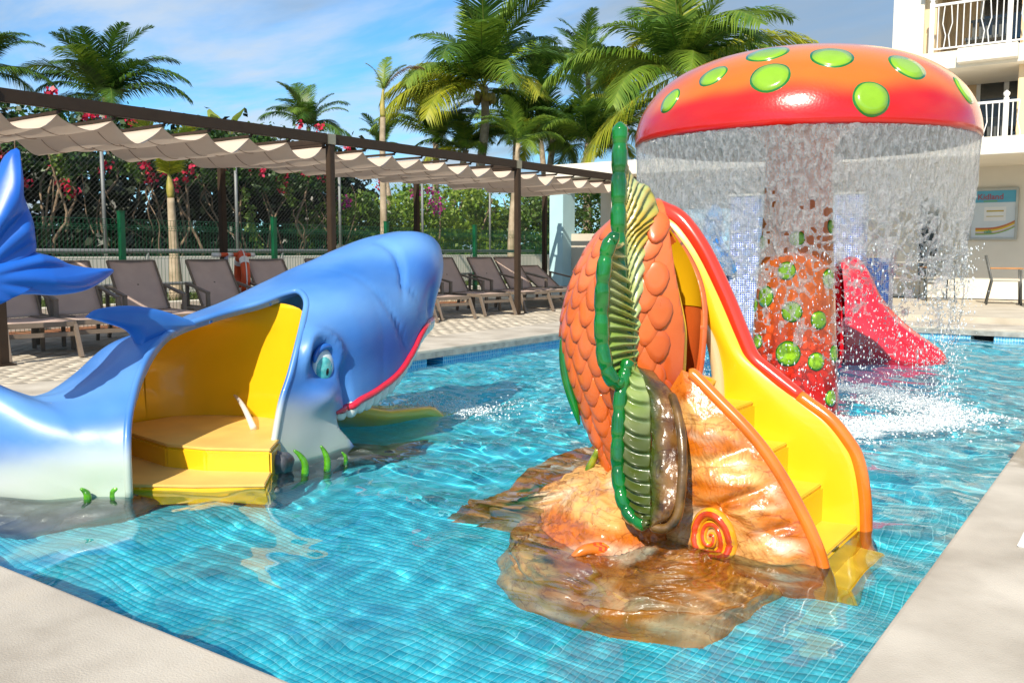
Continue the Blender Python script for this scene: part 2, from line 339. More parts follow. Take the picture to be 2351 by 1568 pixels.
# paved deck under the pergola: herringbone-like running bond pavers
DX0, DX1, DY0, DY1 = -11.55, PX0-.96, 0.4, 17.4
dk = tag(MB().add([(DX0, DY0, -.022), (DX1, DY0, -.022), (DX1, DY1, -.022), (DX0, DY1, -.022)], [(0, 1, 2, 3)]).build('deck', M_joint), kind='structure')
pl, pw, gap = 0.21, 0.105, 0.005
nx = int((DX1-DX0)/pw); cells = []
for i in range(nx):
    for j in range(int((DY1-DY0)/pl)+1):
        cells.append((DX0+(i+.5)*pw, DY0+(j+(.5 if i % 2 else 0.0)+.5)*pl))
cells = np.array(cells)
hgt = rng.uniform(-.004, .002, len(cells))
v3 = np.stack([cells[:, 0], cells[:, 1], np.zeros(len(cells))-EYE], -1); dep = v3@_fw; sx_ = CX_+F_*(v3@_rt)/dep; sy_ = CY_-F_*(v3@_up)/dep
vis = ((sx_ > 0) & (sx_ < 330) & (sy_ > 800) & (sy_ < 905)) | ((sx_ > 960) & (sx_ < 1290) & (sy_ > 735))
order = np.argsort(np.where(vis, dep, dep+100)); one, rest = order[:300], order[300:]
a, b2 = pw/2-gap/2, pl/2-gap/2; e = 0.004
tv = np.array([(-a, -b2, -.022), (a, -b2, -.022), (a, b2, -.022), (-a, b2, -.022), (-a, -b2, -e), (a, -b2, -e), (a, b2, -e), (-a, b2, -e), (-a+e, -b2+e, 0), (a-e, -b2+e, 0), (a-e, b2-e, 0), (-a+e, b2-e, 0)])
tf = np.array([(0, 1, 5, 4), (1, 2, 6, 5), (2, 3, 7, 6), (3, 0, 4, 7), (4, 5, 9, 8), (5, 6, 10, 9), (6, 7, 11, 10), (7, 4, 8, 11), (8, 9, 10, 11)])
P0 = np.stack([cells[:, 0], cells[:, 1], hgt], -1)
Vr = (P0[rest][:, None, :]+tv[None]).reshape(-1, 3); Fr = (np.arange(len(rest))[:, None, None]*12+tf[None]).reshape(-1, 4)
# paver stone: a tone of its own per stone
def paver_tone(m):
    t = m.node_tree; n = t.nodes; l = t.links; b = n['Principled BSDF']; src = b.inputs['Base Color'].links[0].from_socket
    g = n.new('ShaderNodeNewGeometry'); oi = n.new('ShaderNodeObjectInfo'); ad = n.new('ShaderNodeMath'); ad.operation = 'ADD'; l.new(g.outputs['Random Per Island'], ad.inputs[0]); l.new(oi.outputs['Random'], ad.inputs[1])
    fr = n.new('ShaderNodeMath'); fr.operation = 'FRACT'; l.new(ad.outputs[0], fr.inputs[0])
    mr = n.new('ShaderNodeMapRange'); mr.inputs[3].default_value = 0.8; mr.inputs[4].default_value = 1.12; l.new(fr.outputs[0], mr.inputs[0])
    mx = n.new('ShaderNodeMix'); mx.data_type = 'RGBA'; mx.blend_type = 'MULTIPLY'; mx.inputs[0].default_value = 1; l.new(src, mx.inputs[6]); l.new(mr.outputs[0], mx.inputs[7]); l.new(mx.outputs[2], b.inputs['Base Color'])
paver_tone(M_paver)
o = mesh_np('paver_field', Vr, Fr, M_paver, dk, smooth=False); o['kind'] = 'stuff'
tme = mesh_np('paver', tv, tf, M_paver, dk, smooth=False, local=True); tme.location = tuple(P0[one[0]])
for k in one[1:]:
    c = tme.copy(); c.location = tuple(P0[k]); col.objects.link(c)
# ---------------------------------------------------------------- water
def water_h(X, Y):
    r = np.random.default_rng(11); Z = np.zeros_like(X)
    dm = np.hypot(X+2.25, Y-7.06)
    rough = 0.33+0.75*np.exp(-(dm/4.0)**2)+0.30*sstep(4.5, 9, Y)+0.35*np.exp(-(((X+3.4)**2+(Y-4.6)**2)/1.2))
    for i in range(70):
        lam = math.exp(r.uniform(math.log(.11), math.log(1.2))); k = 2*math.pi/lam; a = r.normal(0.9, 0.9)
        ph = r.uniform(0, 6.28); sl_ = 0.0185*(lam/.5)**0.1*r.uniform(.5, 1.2)
        loc = rough*.9 if lam < .40 else 0.85+0.35*rough
        kx, ky = k*math.cos(a), k*math.sin(a)
        Z += sl_/k*loc*np.sin(kx*X+ky*Y+ph+0.8*np.sin(1.3*X+0.7*Y+i))
    Z += 0.012*np.exp(-((dm-1.5)/1.3)**2)*np.sin(dm*20+2*np.sin(X*3)+1.5*np.sin(Y*2.3))*0.5
    return Z
xs = np.linspace(PX0-.031, PX1+.031, 420)
ys = [PY0-.031]
while ys[-1] < PY1+.03: ys.append(ys[-1]+max(.013, .013+.0022*(ys[-1]-3.5)))
ys = np.array(ys); ys = PY0-.031+(ys-ys[0])*(PY1-PY0+.062)/(ys[-1]-ys[0])
GX, GY = np.meshgrid(xs, ys); ZW = WZ+water_h(GX, GY)
V = np.stack([GX, GY, ZW], -1).reshape(-1, 3); ny_, nx_ = GX.shape
I = np.arange(nx_*ny_).reshape(ny_, nx_); Fw = np.stack([I[:-1, :-1], I[:-1, 1:], I[1:, 1:], I[1:, :-1]], -1).reshape(-1, 4)
M_water, t, b = newmat('pool_water'); b.inputs['Base Color'].default_value = (0.86, 0.99, 1.0, 1); b.inputs['Roughness'].default_value = 0.0; b.inputs['IOR'].default_value = 1.33; b.inputs['Transmission Weight'].default_value = 1.0
wo = mesh_np('water', V, Fw, M_water); tag(wo, kind='structure'); wo.cycles.is_caustics_caster = True
# skimmer lid on the near concrete
pl_ = on_z(2345, 1236, CT); t_ = thing('skimmer_lid', 'white square plastic skimmer lid set in the concrete pool surround', 'lid', (pl_[0]+.1, pl_[1], CT))
MB().box((pl_[0]+.12, pl_[1], CT+.006), (.24, .24, .012)).build('cover_plate', M_white_pl, t_, bevel=.004)
MB().lathe([(0.0, .004), (.085, .004), (.09, 0)], 28, (pl_[0]+.12, pl_[1], CT+.012)).build('round_hatch', M_white_pl, t_, smooth=True)
# ================================================================ SHARK SLIDE
def poly_sdf(P, poly):
    """signed distance to polygon, negative inside. P (n,2)"""
    poly = np.asarray(poly, float); n = len(poly); d = np.full(len(P), 1e9); inside = np.zeros(len(P), bool)
    for i in range(n):
        a, b = poly[i], poly[(i+1) % n]; e = b-a; wv = P-a
        t = np.clip((wv@e)/(e@e+1e-12), 0, 1); d = np.minimum(d, np.linalg.norm(wv-t[:, None]*e, axis=1))
        c = ((a[1] > P[:, 1]) != (b[1] > P[:, 1])) & (P[:, 0] < (b[0]-a[0])*(P[:, 1]-a[1])/(b[1]-a[1]+1e-12)+a[0])
        inside ^= c
    return np.where(inside, -d, d)
def clip(V, T, s, extra=()):
    """keep the part of triangle mesh where s>0; extra = per-vertex arrays carried along"""
    V = [np.asarray(v) for v in V]; s = np.asarray(s); newV = list(V); ex = [list(np.asarray(e)) for e in extra]; cache = {}; out = []
    def cut(i, j):
        k = (min(i, j), max(i, j))
        if k not in cache:
            t = s[i]/(s[i]-s[j]); newV.append(V[i]+(V[j]-V[i])*t)
            for e in ex: e.append(np.asarray(e[i])+(np.asarray(e[j])-np.asarray(e[i]))*t)
            cache[k] = len(newV)-1
        return cache[k]
    for tri in T:
        p = [s[i] > 0 for i in tri]; c = sum(p)
        if c == 3: out.append(tuple(tri))
        elif c == 2:
            k = p.index(False); a, b_, c_ = tri[k], tri[(k+1) % 3], tri[(k+2) % 3]; x, y = cut(a, b_), cut(a, c_)
            out += [(x, b_, c_), (x, c_, y)]
        elif c == 1:
            k = p.index(True); a, b_, c_ = tri[k], tri[(k+1) % 3], tri[(k+2) % 3]; out.append((a, cut(a, b_), cut(a, c_)))
    V = np.array(newV); T = np.array(out); ex = [np.array(e) for e in ex]
    used = np.unique(T); mp = -np.ones(len(V), int); mp[used] = np.arange(len(used))
    return (V[used], mp[T]) + tuple(e[used] for e in ex)
def grid_tris(nu, nv):
    I = np.arange(nu*nv).reshape(nu, nv); a, b_, c, d = I[:-1, :-1].ravel(), I[1:, :-1].ravel(), I[1:, 1:].ravel(), I[:-1, 1:].ravel()
    return np.vstack([np.stack([a, b_, c], -1), np.stack([a, c, d], -1)])
def vnormals(V, T):
    n = np.cross(V[T[:, 1]]-V[T[:, 0]], V[T[:, 2]]-V[T[:, 0]]); o = np.zeros_like(V)
    for k in range(3): np.add.at(o, T[:, k], n)
    return o/(np.linalg.norm(o, axis=1, keepdims=True)+1e-12)

M_gel = mat('gelcoat_paint', (1, 1, 1), 0.38, 0.08, 2.5, 0.05, 9, coat=0.12, attr=True, bdist=0.02)
M_yel = mat('yellow_gelcoat', (0.80, 0.46, 0.008), 0.3, 0.05, 3, 0.08, 9, coat=0.6)
M_yel_in = mat('yellow_step_gelcoat', (0.80, 0.48, 0.012), 0.25, 0.05, 3, 0.03, 30, coat=0.7)
M_step = mat('step_tread', (0.74, 0.48, 0.13), 0.5, 0.08, 6, 0.4, 240, bdist=0.002)
M_white_tooth = mat('tooth_white', (0.72, 0.73, 0.68), 0.25, 0.06, 6, coat=0.6)
M_gum = mat('red_gum', (0.55, 0.012, 0.035), 0.2, 0.1, 8, coat=0.8)
M_weed = mat('green_weed', (0.03, 0.20, 0.008), 0.25, 0.5, 22, coat=0.6, c2=(0.12, 0.42, 0.01))
M_rockdark = mat('dark_rock_paint', (0.02, 0.022, 0.028), 0.4, 0.5, 9, 0.5, 30, coat=0.4, c2=(0.10, 0.11, 0.13))

XC = -4.60
def bend(Y):
    q = np.maximum(2.56-np.asarray(Y, float), 0); return -1.30*q*q/(q+.10)
def ridge_at(x, y):
    lo, hi = 3.0, 12.0; d = ray(x, y)
    f = lambda t: (_C+d*t)[0]-(XC+float(bend((_C+d*t)[1])))
    for _ in range(50):
        m_ = (lo+hi)/2
        if f(m_) > 0: lo = m_
        else: hi = m_
    return (_C+d*lo)[1:]
_rl = [ridge_at(x, y) for x, y in ((0, 885), (40, 900), (80, 910), (140, 905), (200, 880), (260, 835), (330, 780))]
YT = [_rl[0][0]-1.4, _rl[0][0]-.8, _rl[0][0]-.4, _rl[0][0]-.15]+[float(p[0]) for p in _rl]+[3.13, 3.24, 3.59, 3.88, 4.21, 4.45, 4.63, 4.83, 5.05, 5.22, 5.34, 5.42]
ZT = [1.05, .90, .66, .48]+[float(p[1]) for p in _rl]+[.61, .64, .74, .83, .955, 1.02, 1.08, 1.155, 1.195, 1.19, 1.165, 1.12]
YW = [.8, 1.3, 1.7, 2.0, 2.2, 2.45, 2.9, 3.5, 4.0, 4.3]
WW = [.12, .20, .30, .42, .50, .57, .60, .61, .60, .565]
from functools import lru_cache
_zt = spline(np.stack([YT, ZT], -1), 900)
def ztop(Y): return np.interp(Y, _zt[:, 0], _zt[:, 1])
def wid(Y):
    Y = np.asarray(Y, float); a = np.interp(Y, YW, WW); q = np.clip((Y-4.22)/(5.425-4.22), 0, 1)
    return np.where(Y > 4.22, 0.575*np.sqrt(np.maximum(1-q**2.15, 0)), a)
def shark_shell(ys, inset=0.0, nv=110, sculpt=True):
    ny = len(ys); S = np.zeros((ny, nv, 3)); tt = np.linspace(0, 1, nv)
    for i, Y in enumerate(ys):
        zt = ztop(Y)-inset; wv = max(float(wid(Y))-inset, 0.004)
        zs = zt-min(0.42+0.12*sstep(3.4, 4.6, Y), (zt+0.62)*0.55)      # spring line of the arch
        # arch: bottom near side -> spring -> ridge -> far spring -> bottom
        nb = 34; up = np.linspace(-0.62, zs, nb, endpoint=False)
        th = np.linspace(0, math.pi, nv-2*nb); ex = 0.80
        cth, sth = np.cos(th), np.sin(th)
        ax = wv*np.sign(cth)*np.abs(cth)**ex; az = zs+(zt-zs)*np.abs(sth)**ex
        flare = 1+0.07*np.clip((0.05-up)/0.67, 0, 1)**1.5
        X = np.concatenate([XC+wv*flare, XC+ax, (XC-wv*flare)[::-1]]); Z = np.concatenate([up, az, up[::-1]])
        S[i, :, 0] = X; S[i, :, 1] = Y; S[i, :, 2] = Z
    V = S.reshape(-1, 3); T = grid_tris(ny, nv)
    V[:, 0] += bend(V[:, 1])
    kz = np.interp(V[:, 2], [0.2, .55, .8, 1.08], [.74, .78, .88, .985])
    V[:, 1] = np.where(V[:, 1] > 4.3, 4.3+(V[:, 1]-4.3)*kz, V[:, 1])
    if sculpt:
        n = vnormals(V, T); 
        XB = XC+bend(V[:, 1])
        if (n[:, 0]*(V[:, 0]-XB)).mean() < 0: n = -n
        near = V[:, 0] > XB; sgn = np.abs(V[:, 0]-XB) > 0.05
        y, z = V[:, 1], V[:, 2]
        g = lambda cy, cz, sy, sz, ang=0.0: np.exp(-((((y-cy)*math.cos(ang)+(z-cz)*math.sin(ang))/sy)**2+((-(y-cy)*math.sin(ang)+(z-cz)*math.cos(ang))/sz)**2))
        d = 0.0
        d = d-0.055*g(3.70, 0.40, .085, .10)                       # eye socket
        rr = np.hypot((y-3.705)/0.125, (z-0.39)/0.155); brow = np.exp(-((rr-1.05)/.28)**2)*sstep(.28, .5, z)
        d = d+0.062*brow
        d = d+0.075*g(3.68, 0.20, .12, .085)                        # cheek
        d = d-0.05*g(3.885, 0.20, .03, .17, 0.15)                  # crease before the mouth corner
        d = d+0.035*g(4.15, .40, .22, .30, 0.6)
        d = d-0.045*g(4.62, .97, .02, .17, -0.55)-0.02*g(4.56, .80, .02, .09, 0.7)  # nostril fold
        d = d+0.03*g(4.95, 1.0, .25, .18)-0.02*g(4.36, .62, .02, .25, 0.5)
        d = d-0.02*g(4.85, .66, .05, .12)
        d = d*near+0.012*fbm(V*np.array([1, 1, 1.4]), 2.2, 2)
        V = V+n*(d*sgn*(1-inset*0))[:, None] if np.ndim(d) else V
    return V, T
q = np.linspace(0, 1, 60); ys = np.concatenate([np.linspace(YT[0], 4.3, 170, endpoint=False), 4.3+1.122*np.sin(q*math.pi/2)])
V, T = shark_shell(ys)
OPX = spline([(300, 1480), (300, 1180), (295, 1000), (310, 900), (335, 830), (365, 786), (410, 753), (500, 722), (600, 694), (660, 672), (690, 668), (706, 690), (701, 730), (672, 850), (650, 920), (635, 1000), (625, 1075), (615, 1480)], 150)
def proj(V):
    v = V-_C; d = v@_fw; return np.stack([CX_+F_*(v@_rt)/d, CY_-F_*(v@_up)/d], -1)
from mathutils.bvhtree import BVHTree
def caster(V, T): return BVHTree.FromPolygons([tuple(p) for p in V], [tuple(map(int, t)) for t in T])
def hit(bv, x, y, skip=0.0):
    d = Vector(ray(x, y)).normalized(); h = bv.ray_cast(Vector(_C)+d*skip, d); return None if h[0] is None else np.array(h[0])
BV0 = caster(V, T)
LH = [hit(BV0, x, y) for x, y in ((772, 948), (800, 934), (826, 919), (850, 906), (869, 894), (895, 875), (916, 855), (936, 826), (951, 799), (964, 770))]
LH = [h_ for h_ in LH if h_ is not None]
LIPL = [(float(h_[1]), float(h_[2])) for h_ in LH]; LIPL += [(LIPL[-1][0]+.10, LIPL[-1][1]+.055), (LIPL[-1][0]+.30, LIPL[-1][1]+.09), (5.45, LIPL[-1][1]+.13)]
MOUTH = np.vstack([spline(LIPL, 60), [(6.2, .74), (6.2, -1.2), (4.35, -1.2)], spline([(LIPL[0][0]+.30, -.40), (LIPL[0][0]+.20, -.22), (LIPL[0][0]+.11, -.10), (LIPL[0][0]+.04, -.03), (LIPL[0][0]+.01, .02)], 24)])
def cols_shark(V):
    y, z, x = V[:, 1], V[:, 2], V[:, 0]
    nz = fbm(V*np.array([.7, .7, 1.8]), 2.4, 4); nz2 = fbm(V+5, 1.6, 3)
    lo = np.array([0.008, 0.085, 0.40]); mid = np.array([0.022, 0.14, 0.48]); hi = np.array([0.15, 0.36, 0.70]); wht = np.array([.50, .545, .53]); grn = np.array([.36, .50, .34])
    f = np.clip(0.45+0.42*nz+0.15*nz2, 0, 1)[:, None]
    c = mid*(1-f)+hi*f
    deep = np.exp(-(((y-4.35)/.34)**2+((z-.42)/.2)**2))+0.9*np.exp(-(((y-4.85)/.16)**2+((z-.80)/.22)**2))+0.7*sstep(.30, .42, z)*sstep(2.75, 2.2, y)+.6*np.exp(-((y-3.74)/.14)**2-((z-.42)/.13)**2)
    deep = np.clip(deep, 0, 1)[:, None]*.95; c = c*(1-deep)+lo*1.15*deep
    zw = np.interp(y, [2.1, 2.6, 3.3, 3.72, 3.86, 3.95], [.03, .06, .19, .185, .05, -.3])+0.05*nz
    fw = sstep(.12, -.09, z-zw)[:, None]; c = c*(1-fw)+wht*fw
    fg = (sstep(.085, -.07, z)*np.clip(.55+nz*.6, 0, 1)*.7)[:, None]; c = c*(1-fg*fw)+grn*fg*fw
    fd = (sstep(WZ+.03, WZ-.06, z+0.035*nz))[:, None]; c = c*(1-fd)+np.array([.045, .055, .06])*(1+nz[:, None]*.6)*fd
    return np.clip(c, 0, 1)
s_open = poly_sdf(proj(V), OPX)/400.0; s_open = np.where(V[:, 0] > XC+bend(V[:, 1])-.10, s_open, 1.0)
V, T = clip(V, T, s_open)
s_m = poly_sdf(V[:, 1:3], MOUTH); V, T = clip(V, T, s_m)
sh = thing('shark_slide', 'blue and white shark water slide with open yellow stairway in its side', 'water slide', (XC, 3.4, FZ))
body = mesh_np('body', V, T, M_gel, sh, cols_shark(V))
md = body.modifiers.new('thick', 'SOLIDIFY'); md.thickness = 0.042; md.offset = -1; md.use_rim = True
# rim bead around the stair opening
def on_shell(y, z, off=0.0, side=1):
    zt = float(ztop(y)); wv = float(wid(y)); zs = zt-min(0.42+0.12*float(sstep(3.4, 4.6, y)), (zt+0.62)*0.55)
    if z <= zs: x = wv*(1+0.07*max(0, min(1, (0.05-z)/0.67))**1.5)
    else:
        s_ = min(1, max(0, (z-zs)/(zt-zs)))**(1/.80); x = wv*(max(0, 1-s_*s_))**.40
    return (XC+float(bend(y))+side*(x+off), y, z)
pts = [h_ for h_ in (hit(BV0, p[0], p[1]) for p in OPX[10:-10] if p[1] < 1330) if h_ is not None]
pts = [p+np.array((-.012, 0, -.006)) for p in pts]
mb = MB().tube(pts, 0.020, 10); rb = mb.build('opening_rim', M_gel, body, smooth=True)
a = rb.data.color_attributes.new('Col', 'FLOAT_COLOR', 'POINT'); cc = cols_shark(np.array([v.co[:] for v in rb.data.vertices])); c4 = np.ones((len(cc), 4)); c4[:, :3] = cc; a.data.foreach_set('color', c4.astype(np.float32).ravel())
# yellow lining
yl = np.linspace(2.36, 4.05, 80); VL, TL = shark_shell(yl, inset=0.052, sculpt=False)
so_ = poly_sdf(proj(VL), OPX)/400.0; so_ = np.where(VL[:, 0] > XC+bend(VL[:, 1])-.12, so_-.010, 1.0); VL, TL = clip(VL, TL, so_)
sm_ = poly_sdf(VL[:, 1:3], MOUTH); VL, TL = clip(VL, TL, sm_-.02)
# dished nozzle recess in the far wall of the lining
hz = on_x(520, 898, XC-.5); dd = np.hypot((VL[:, 1]-hz[1]), (VL[:, 2]-hz[2])); far = VL[:, 0] < XC-.2
VL[:, 0] = np.where(far, VL[:, 0]-0.0*np.exp(-(dd/.05)**2)+0.03*np.exp(-((dd-.085)/.03)**2)+.01*fbm(VL, 3, 2), VL[:, 0])
lining = mesh_np('lining', VL, TL, M_yel, sh)
# rear bulkhead closing the cavity behind the stairs
bk = MB(); arc = [on_shell(2.37, z, -.06) for z in np.linspace(-.55, .28, 18)]; arc2 = [on_shell(2.37, z, -.06, -1) for z in np.linspace(.28, -.55, 18)]
ringp = arc+arc2; bk.add([(p[0], 2.385, p[2]) for p in ringp], [tuple(range(len(ringp)))]).build('bulkhead', M_yel, sh)
nzp = 40; PV = []
for z in np.linspace(-.55, .80, nzp):
    xf = on_shell(3.28, min(z, float(ztop(3.28))-.06), -.056, -1)[0]; a_ = -4.28-xf
    for x_, y_ in [(-4.28-a_*math.cos(ph), 3.28+.50*math.sin(ph)) for ph in np.linspace(0, math.pi/2, 18)]+[(-4.05, 3.80)]:
        zt_ = float(ztop(y_)); zs_ = zt_-min(0.42+0.12*float(sstep(3.4, 4.6, y_)), (zt_+0.62)*0.55); c_ = min(1, abs(x_-XC)/float(wid(y_)))**1.25; roof = zs_+(zt_-zs_)*max(0, 1-c_*c_)**.4
        PV.append((x_, y_, min(z, roof-.056)))
mesh_np('curved_partition', PV, np.array([(i*19+k, i*19+k+1, (i+1)*19+k+1, (i+1)*19+k) for i in range(nzp-1) for k in range(18) if not (k == 17 and i < 22)]), M_yel, sh)
hz = on_x(522, 900, XC-.42); hcast = on_shell(3.28, hz[2], -.056, -1)
nzr = [(hz[0]+.01, hz[1]+.045*math.cos(a_)+.0, hz[2]+.045*math.sin(a_)) for a_ in np.linspace(0, 2*math.pi, 25)]
noz = MB().tube(nzr, .018, 10).build('water_nozzle', M_yel, sh, smooth=True); MB().lathe([(.002, 0), (.04, 0), (.042, -.03)], 20).build('nozzle_hole', M_dark, noz)
no2 = noz.children[0]; no2.rotation_euler = (0, R(90), R(-40)); no2.location = (hz[0]+.0, hz[1], hz[2])
# steps
def step(poly, zt, h, nm='step'):
    o = MB().prism(poly, zt-h, zt-.012).build(nm, M_yel_in, sh, bevel=.012)
    cx_ = sum(p[0] for p in poly)/len(poly); cy_ = sum(p[1] for p in poly)/len(poly)
    MB().prism([(cx_+(p[0]-cx_)*.985, cy_+(p[1]-cy_)*.985) for p in poly], zt-.016, zt).build('tread', M_step, o, bevel=.004)
P2 = lambda x, y, z: tuple(on_z(x, y, z)[:2])
z1 = 0.0
step([P2(380, 1020, z1), P2(470, 1028, z1), P2(622, 1031, z1), (-3.99, 3.36), (-4.15, 3.62), (-4.2, 3.95), (-5.12, 3.95), (-5.12, 3.0)], z1, .30, 'platform')
z2 = -0.125
step([P2(318, 1112, z2), P2(450, 1114, z2), P2(612, 1112, z2), (-3.95, 3.3), (-4.4, 3.2), (-5.05, 2.9), (-5.05, 2.46), (-4.35, 2.46)], z2, .3)
z3 = -0.32
step([P2(303, 1166, z3), P2(450, 1172, z3), P2(590, 1165, z3), (-3.92, 3.25), (-4.4, 3.1), (-4.6, 2.45)], z3, .2)
# slide ramp leaving the mouth
rp = MB(); yy = np.linspace(3.75, 5.35, 20)
zc = np.interp(yy, [3.75, 4.0, 4.5, 5.0, 5.35], [0.0, -.03, -.16, -.20, -.30]); hw = np.interp(yy, [3.75, 4.2, 5.0, 5.35], [.48, .42, .38, .30])
VR = []
for y, z, h in zip(yy, zc, hw):
    for s in np.linspace(-1, 1, 13): VR.append((XC-.02+s*h, y, z+.14*abs(s)**3*(1-sstep(4.9, 5.3, y)*.6)))
rampo = mesh_np('slide_ramp', VR, np.array([(i*13+k, i*13+k+1, (i+1)*13+k+1, (i+1)*13+k) for i in range(19) for k in range(12)]), M_yel, sh)
rampo.modifiers.new('thick', 'SOLIDIFY').thickness = .03
# gum line and teeth
lip = spline(LIPL, 140); lip = np.array([p for p in lip if BV0.ray_cast(Vector((XC, p[0], p[1])), Vector((1, 0, 0)))[0] is not None]); NL = len(lip)
def on_head(y, z, off=0.0, side=1):
    h_ = BV0.ray_cast(Vector((XC, y, z)), Vector((side, 0, 0)))
    return (XC+side*.01, y, z) if h_[0] is None else (h_[0].x+side*off, y, z)
for side in (1, -1):
    MB().tube([on_head(p[0], p[1], .004, side) for p in lip], np.interp(np.arange(NL), [0, 8, NL-20, NL-1], [.010, .024, .022, .02]), 10).build('gum', M_gum, sh, smooth=True)
def tooth_mesh():
    mb = MB(); prof = [(0, -.085), (.022, -.080), (.040, -.064), (.049, -.036), (.049, -.005), (.042, .02)]
    mb.lathe(prof, 14); mb.v = [(x*0.72, y, z) for x, y, z in mb.v]; return mb
tp = None; arcs = lip
acc = 0; last = arcs[0]; k = 0
for i in range(2, NL):
    acc += float(np.linalg.norm(arcs[i]-arcs[i-1]))
    if acc > 0.074:
        acc = 0; y, z = arcs[i]; f = 0.75+0.5*math.sin(min(1, k/7)*2.4); k += 1
        for side in (1, -1):
            x_, y_, z_ = on_head(y, z, -.028, side)
            if tp is None: tp = tooth_mesh().build('tooth', M_white_tooth, sh, smooth=True, local=True); o = tp
            else: o = tp.copy(); col.objects.link(o)
            o.location = (x_-XC, y_-3.4, z_-FZ-.012); o.scale = (1.0, 1.0, f); o.rotation_euler = (R(-24), 0, 0)
# eye
ex_, ey, ez = hit(BV0, 741, 838)+np.array((.004, 0, 0))
def ball(c, rad, sq=(1, 1, 1), n=24):
    mb = MB(); pr = [(math.sin(a_)*rad, -math.cos(a_)*rad) for a_ in np.linspace(0.001, math.pi-.001, 18)]
    mb.lathe(pr, n); mb.v = [(c[0]+x*sq[0], c[1]+y*sq[1], c[2]+z*sq[2]) for x, y, z in mb.v]; return mb
M_eyew = mat('eye_white', (.70, .78, .76), .12, .04, coat=1.0); M_iris = mat('eye_iris', (.02, .42, .46), .12, .3, 20, coat=1.0, c2=(.18, .68, .66)); M_pup = mat('eye_pupil', (.004, .004, .005), .08, coat=1.0)
eye = ball((ex_, ey, ez), .10, (.42, .80, 1.05)).build('eye', M_eyew, sh, smooth=True)
ball((ex_+.014, ey-.008, ez-.012), .078, (.42, .82, 1.1)).build('iris', M_iris, eye, smooth=True)
ball((ex_+.030, ey-.008, ez-.022), .040, (.42, .75, 1.25)).build('pupil', M_pup, eye, smooth=True)
lid = [(ex_+.012+.012*math.sin(a_), ey+.084*math.cos(a_)*.92, ez+.035+.078*math.sin(a_)) for a_ in np.linspace(-.15, math.pi+.15, 26)]
M_lid = mat('eyelid_blue', (.02, .13, .48), .25, .1, coat=.7)
MB().tube(lid, [.006+.016*math.sin(math.pi*i/25)**.5 for i in range(26)], 10).build('eyelid', M_lid, eye, smooth=True)
# dorsal fin: pillowed outline with depth
def pillow(outline, X0, thick, name, m, parent, colf=None, nu=26, ridge=None, tilt=None, edge=0.35):
    """closed 2D outline in (Y,Z) -> lens shaped solid centred on the plane X=X0"""
    P = spline(np.vstack([outline, outline[:1]]), 121)[:-1]; c = P.mean(0); Vv = []; n = len(P)
    for s in (1, -1):
        for r in np.linspace(1, 0.003, nu):
            h = thick*(1-r**2.6)**edge
            for p in P:
                y, z = c+(p-c)*r; e = 0.0 if ridge is None else ridge(y, z)*(1-r**4)
                x = s*(h+e*(h > 0)); Vv.append((X0+x, y, z))
    F = []
    for k in range(2):
        b_ = k*nu*n
        for i in range(nu-1):
            for j in range(n):
                q_ = (b_+i*n+j, b_+i*n+(j+1) % n, b_+(i+1)*n+(j+1) % n, b_+(i+1)*n+j); F.append(q_ if k == 0 else q_[::-1])
    Vv = np.array(Vv)
    if tilt is not None: Vv[:, 0] += tilt(Vv[:, 1], Vv[:, 2])
    F = np.array(F, int)
    # close the two small caps
    o = mesh_np(name, Vv, F, m, parent, None if colf is None else colf(Vv)); return o
def cols_fin(V):
    nz = fbm(V, 4, 3); f = np.clip(.4+.5*nz, 0, 1)[:, None]; return np.array([.012, .12, .50])*(1-f)+np.array([.05, .26, .68])*f
dors = [on_x(x, y, XC)[1:] for x, y in [(195, 728), (215, 713), (250, 705), (300, 702), (350, 708), (400, 722), (452, 744), (430, 756), (385, 778), (340, 804), (320, 808), (312, 785), (290, 758), (240, 741)]]
pillow(np.array(dors), XC, .055, 'dorsal_fin', M_gel, sh, cols_fin)
# tail: stalk rising out of the frame and two flukes with ribs
TX = -4.45
TC = on_x(-70, 650, TX)[1:]
def rib(y, z):
    a_ = np.arctan2(z-TC[1], y-TC[0]); r_ = np.hypot(y-TC[0], z-TC[1]); return 0.042*np.abs(np.sin(a_*8+2.2*r_*2))*np.clip(r_/.25-.3, 0, 1)
pl2 = lambda L_: np.array([on_x(x, y, TX)[1:] for x, y in L_])
def cols_tail(V):
    f = np.clip(.25+.4*fbm(V, 3, 3), 0, 1)[:, None]; return np.array([.006, .085, .46])*(1-f)+np.array([.02, .18, .66])*f
pillow(pl2([(38, 340), (18, 352), (-6, 400), (-40, 470), (-90, 560), (-120, 640), (-60, 690), (20, 660), (74, 585), (72, 530), (60, 480), (44, 440), (42, 390)]), TX, .075, 'tail_fluke', M_gel, sh, cols_tail, ridge=rib)
pillow(pl2([(70, 578), (110, 588), (150, 606), (200, 615), (251, 619), (225, 645), (180, 668), (120, 678), (60, 676), (0, 684), (-70, 720), (-130, 690), (-110, 620), (-20, 600)]), TX+.03, .075, 'tail_fluke', M_gel, sh, cols_tail, ridge=rib)
